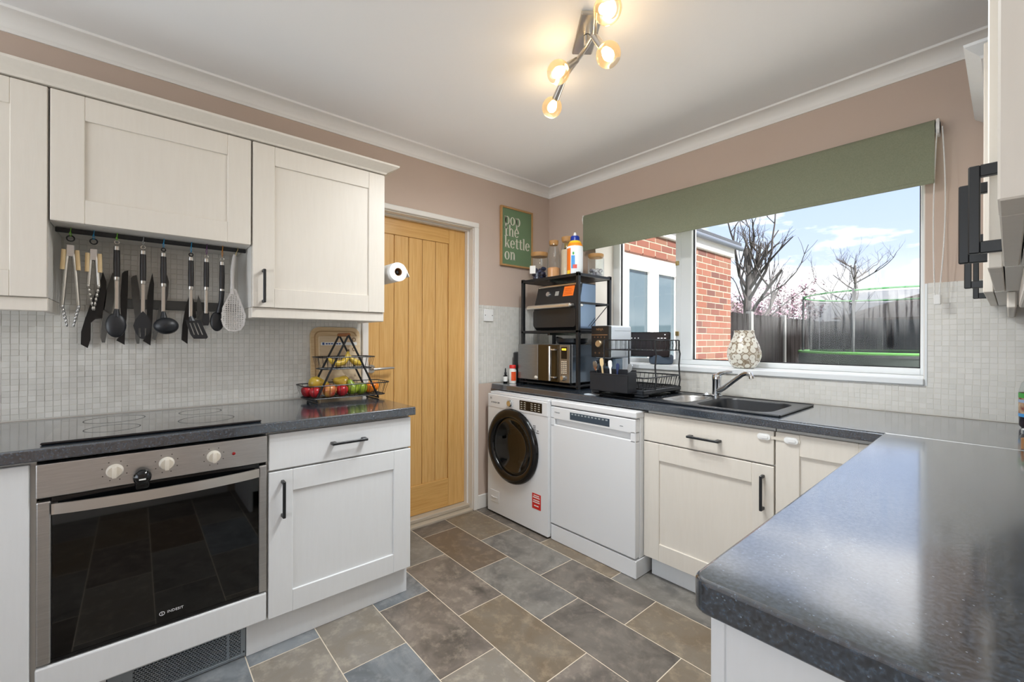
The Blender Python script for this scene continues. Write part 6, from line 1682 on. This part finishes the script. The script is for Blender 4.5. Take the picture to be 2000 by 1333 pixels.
bungalow('brown tiled bungalow roof beyond the fence beside the extension', -10.5, 22, 9, 8, 2.3, 4.2)
# ---- trampoline
tm = thing('trampoline', 'round trampoline with dark net and bright green edge on the lawn', 'trampoline', (1.0, 8.0, -.15))
tcx, tcy, trr = 1.15, 7.95, 1.52
GRNP = mat('trampoline_green', (54, 111, 35), .5); DKP = mat('trampoline_pad', (22, 28, 28), .6)
part('pad', MB().ring(ell(tcx, tcy, trr, trr, 48), ell(tcx, tcy, trr-.25, trr-.25, 48), .93, .97, 'xy'), DKP, tm)
part('green_edge', MB().tube([(a, c, .99) for a, c in ell(tcx, tcy, trr-.02, trr-.02, 48)], .026, 8, closed=True), GRNP, tm, True)
part('mat', MB().lathe([(0, .945), (trr-.22, .945)], (tcx, tcy, 0), 40), BLACKP, tm)
part('skirt', MB().lathe([(trr-.01, .60), (trr-.01, .93)], (tcx, tcy, 0), 48), mat('skirt_green', (16, 30, 22), .8), tm, True)
def net_mat():
    m = bpy.data.materials.new('net_mesh'); m.use_nodes = True; t = m.node_tree; t.nodes.clear()
    o = N(t, 'ShaderNodeOutputMaterial'); tr = N(t, 'ShaderNodeBsdfTransparent'); df = N(t, 'ShaderNodeBsdfDiffuse'); df.inputs['Color'].default_value = lin((12, 14, 18))
    ms = N(t, 'ShaderNodeMixShader'); ms.inputs[0].default_value = .58; t.links.new(tr.outputs[0], ms.inputs[1]); t.links.new(df.outputs[0], ms.inputs[2]); t.links.new(ms.outputs[0], o.inputs[0]); return m
part('safety_net', MB().lathe([(trr-.2, .96), (trr-.16, 1.5), (trr-.12, 2.02)], (tcx, tcy, 0), 48), net_mat(), tm, True)
part('top_ring', MB().tube([(a, c, 2.06) for a, c in ell(tcx, tcy, trr-.10, trr-.10, 48)], .018, 6, closed=True), mat('ring_green', (60, 130, 70), .5), tm, True)
for i in range(6):
    a = 2*PI*i/6+.25
    part('net_pole', MB().cyl((tcx+(trr-.08)*math.cos(a), tcy+(trr-.08)*math.sin(a), -.15), (tcx+(trr-.09)*math.cos(a), tcy+(trr-.09)*math.sin(a), 2.1), .02, n=10), DKP, tm, True)
    a += .5
    part('leg', MB().tube([(tcx+(trr-.05)*math.cos(a-.12), tcy+(trr-.05)*math.sin(a-.12), .93), (tcx+(trr-.1)*math.cos(a-.1), tcy+(trr-.1)*math.sin(a-.1), -.12), (tcx+(trr-.1)*math.cos(a+.1), tcy+(trr-.1)*math.sin(a+.1), -.12), (tcx+(trr-.05)*math.cos(a+.12), tcy+(trr-.05)*math.sin(a+.12), .93)], .022, 8), GRNP, tm, True)

for o in bpy.data.objects:
    if '_org' in o: del o['_org']
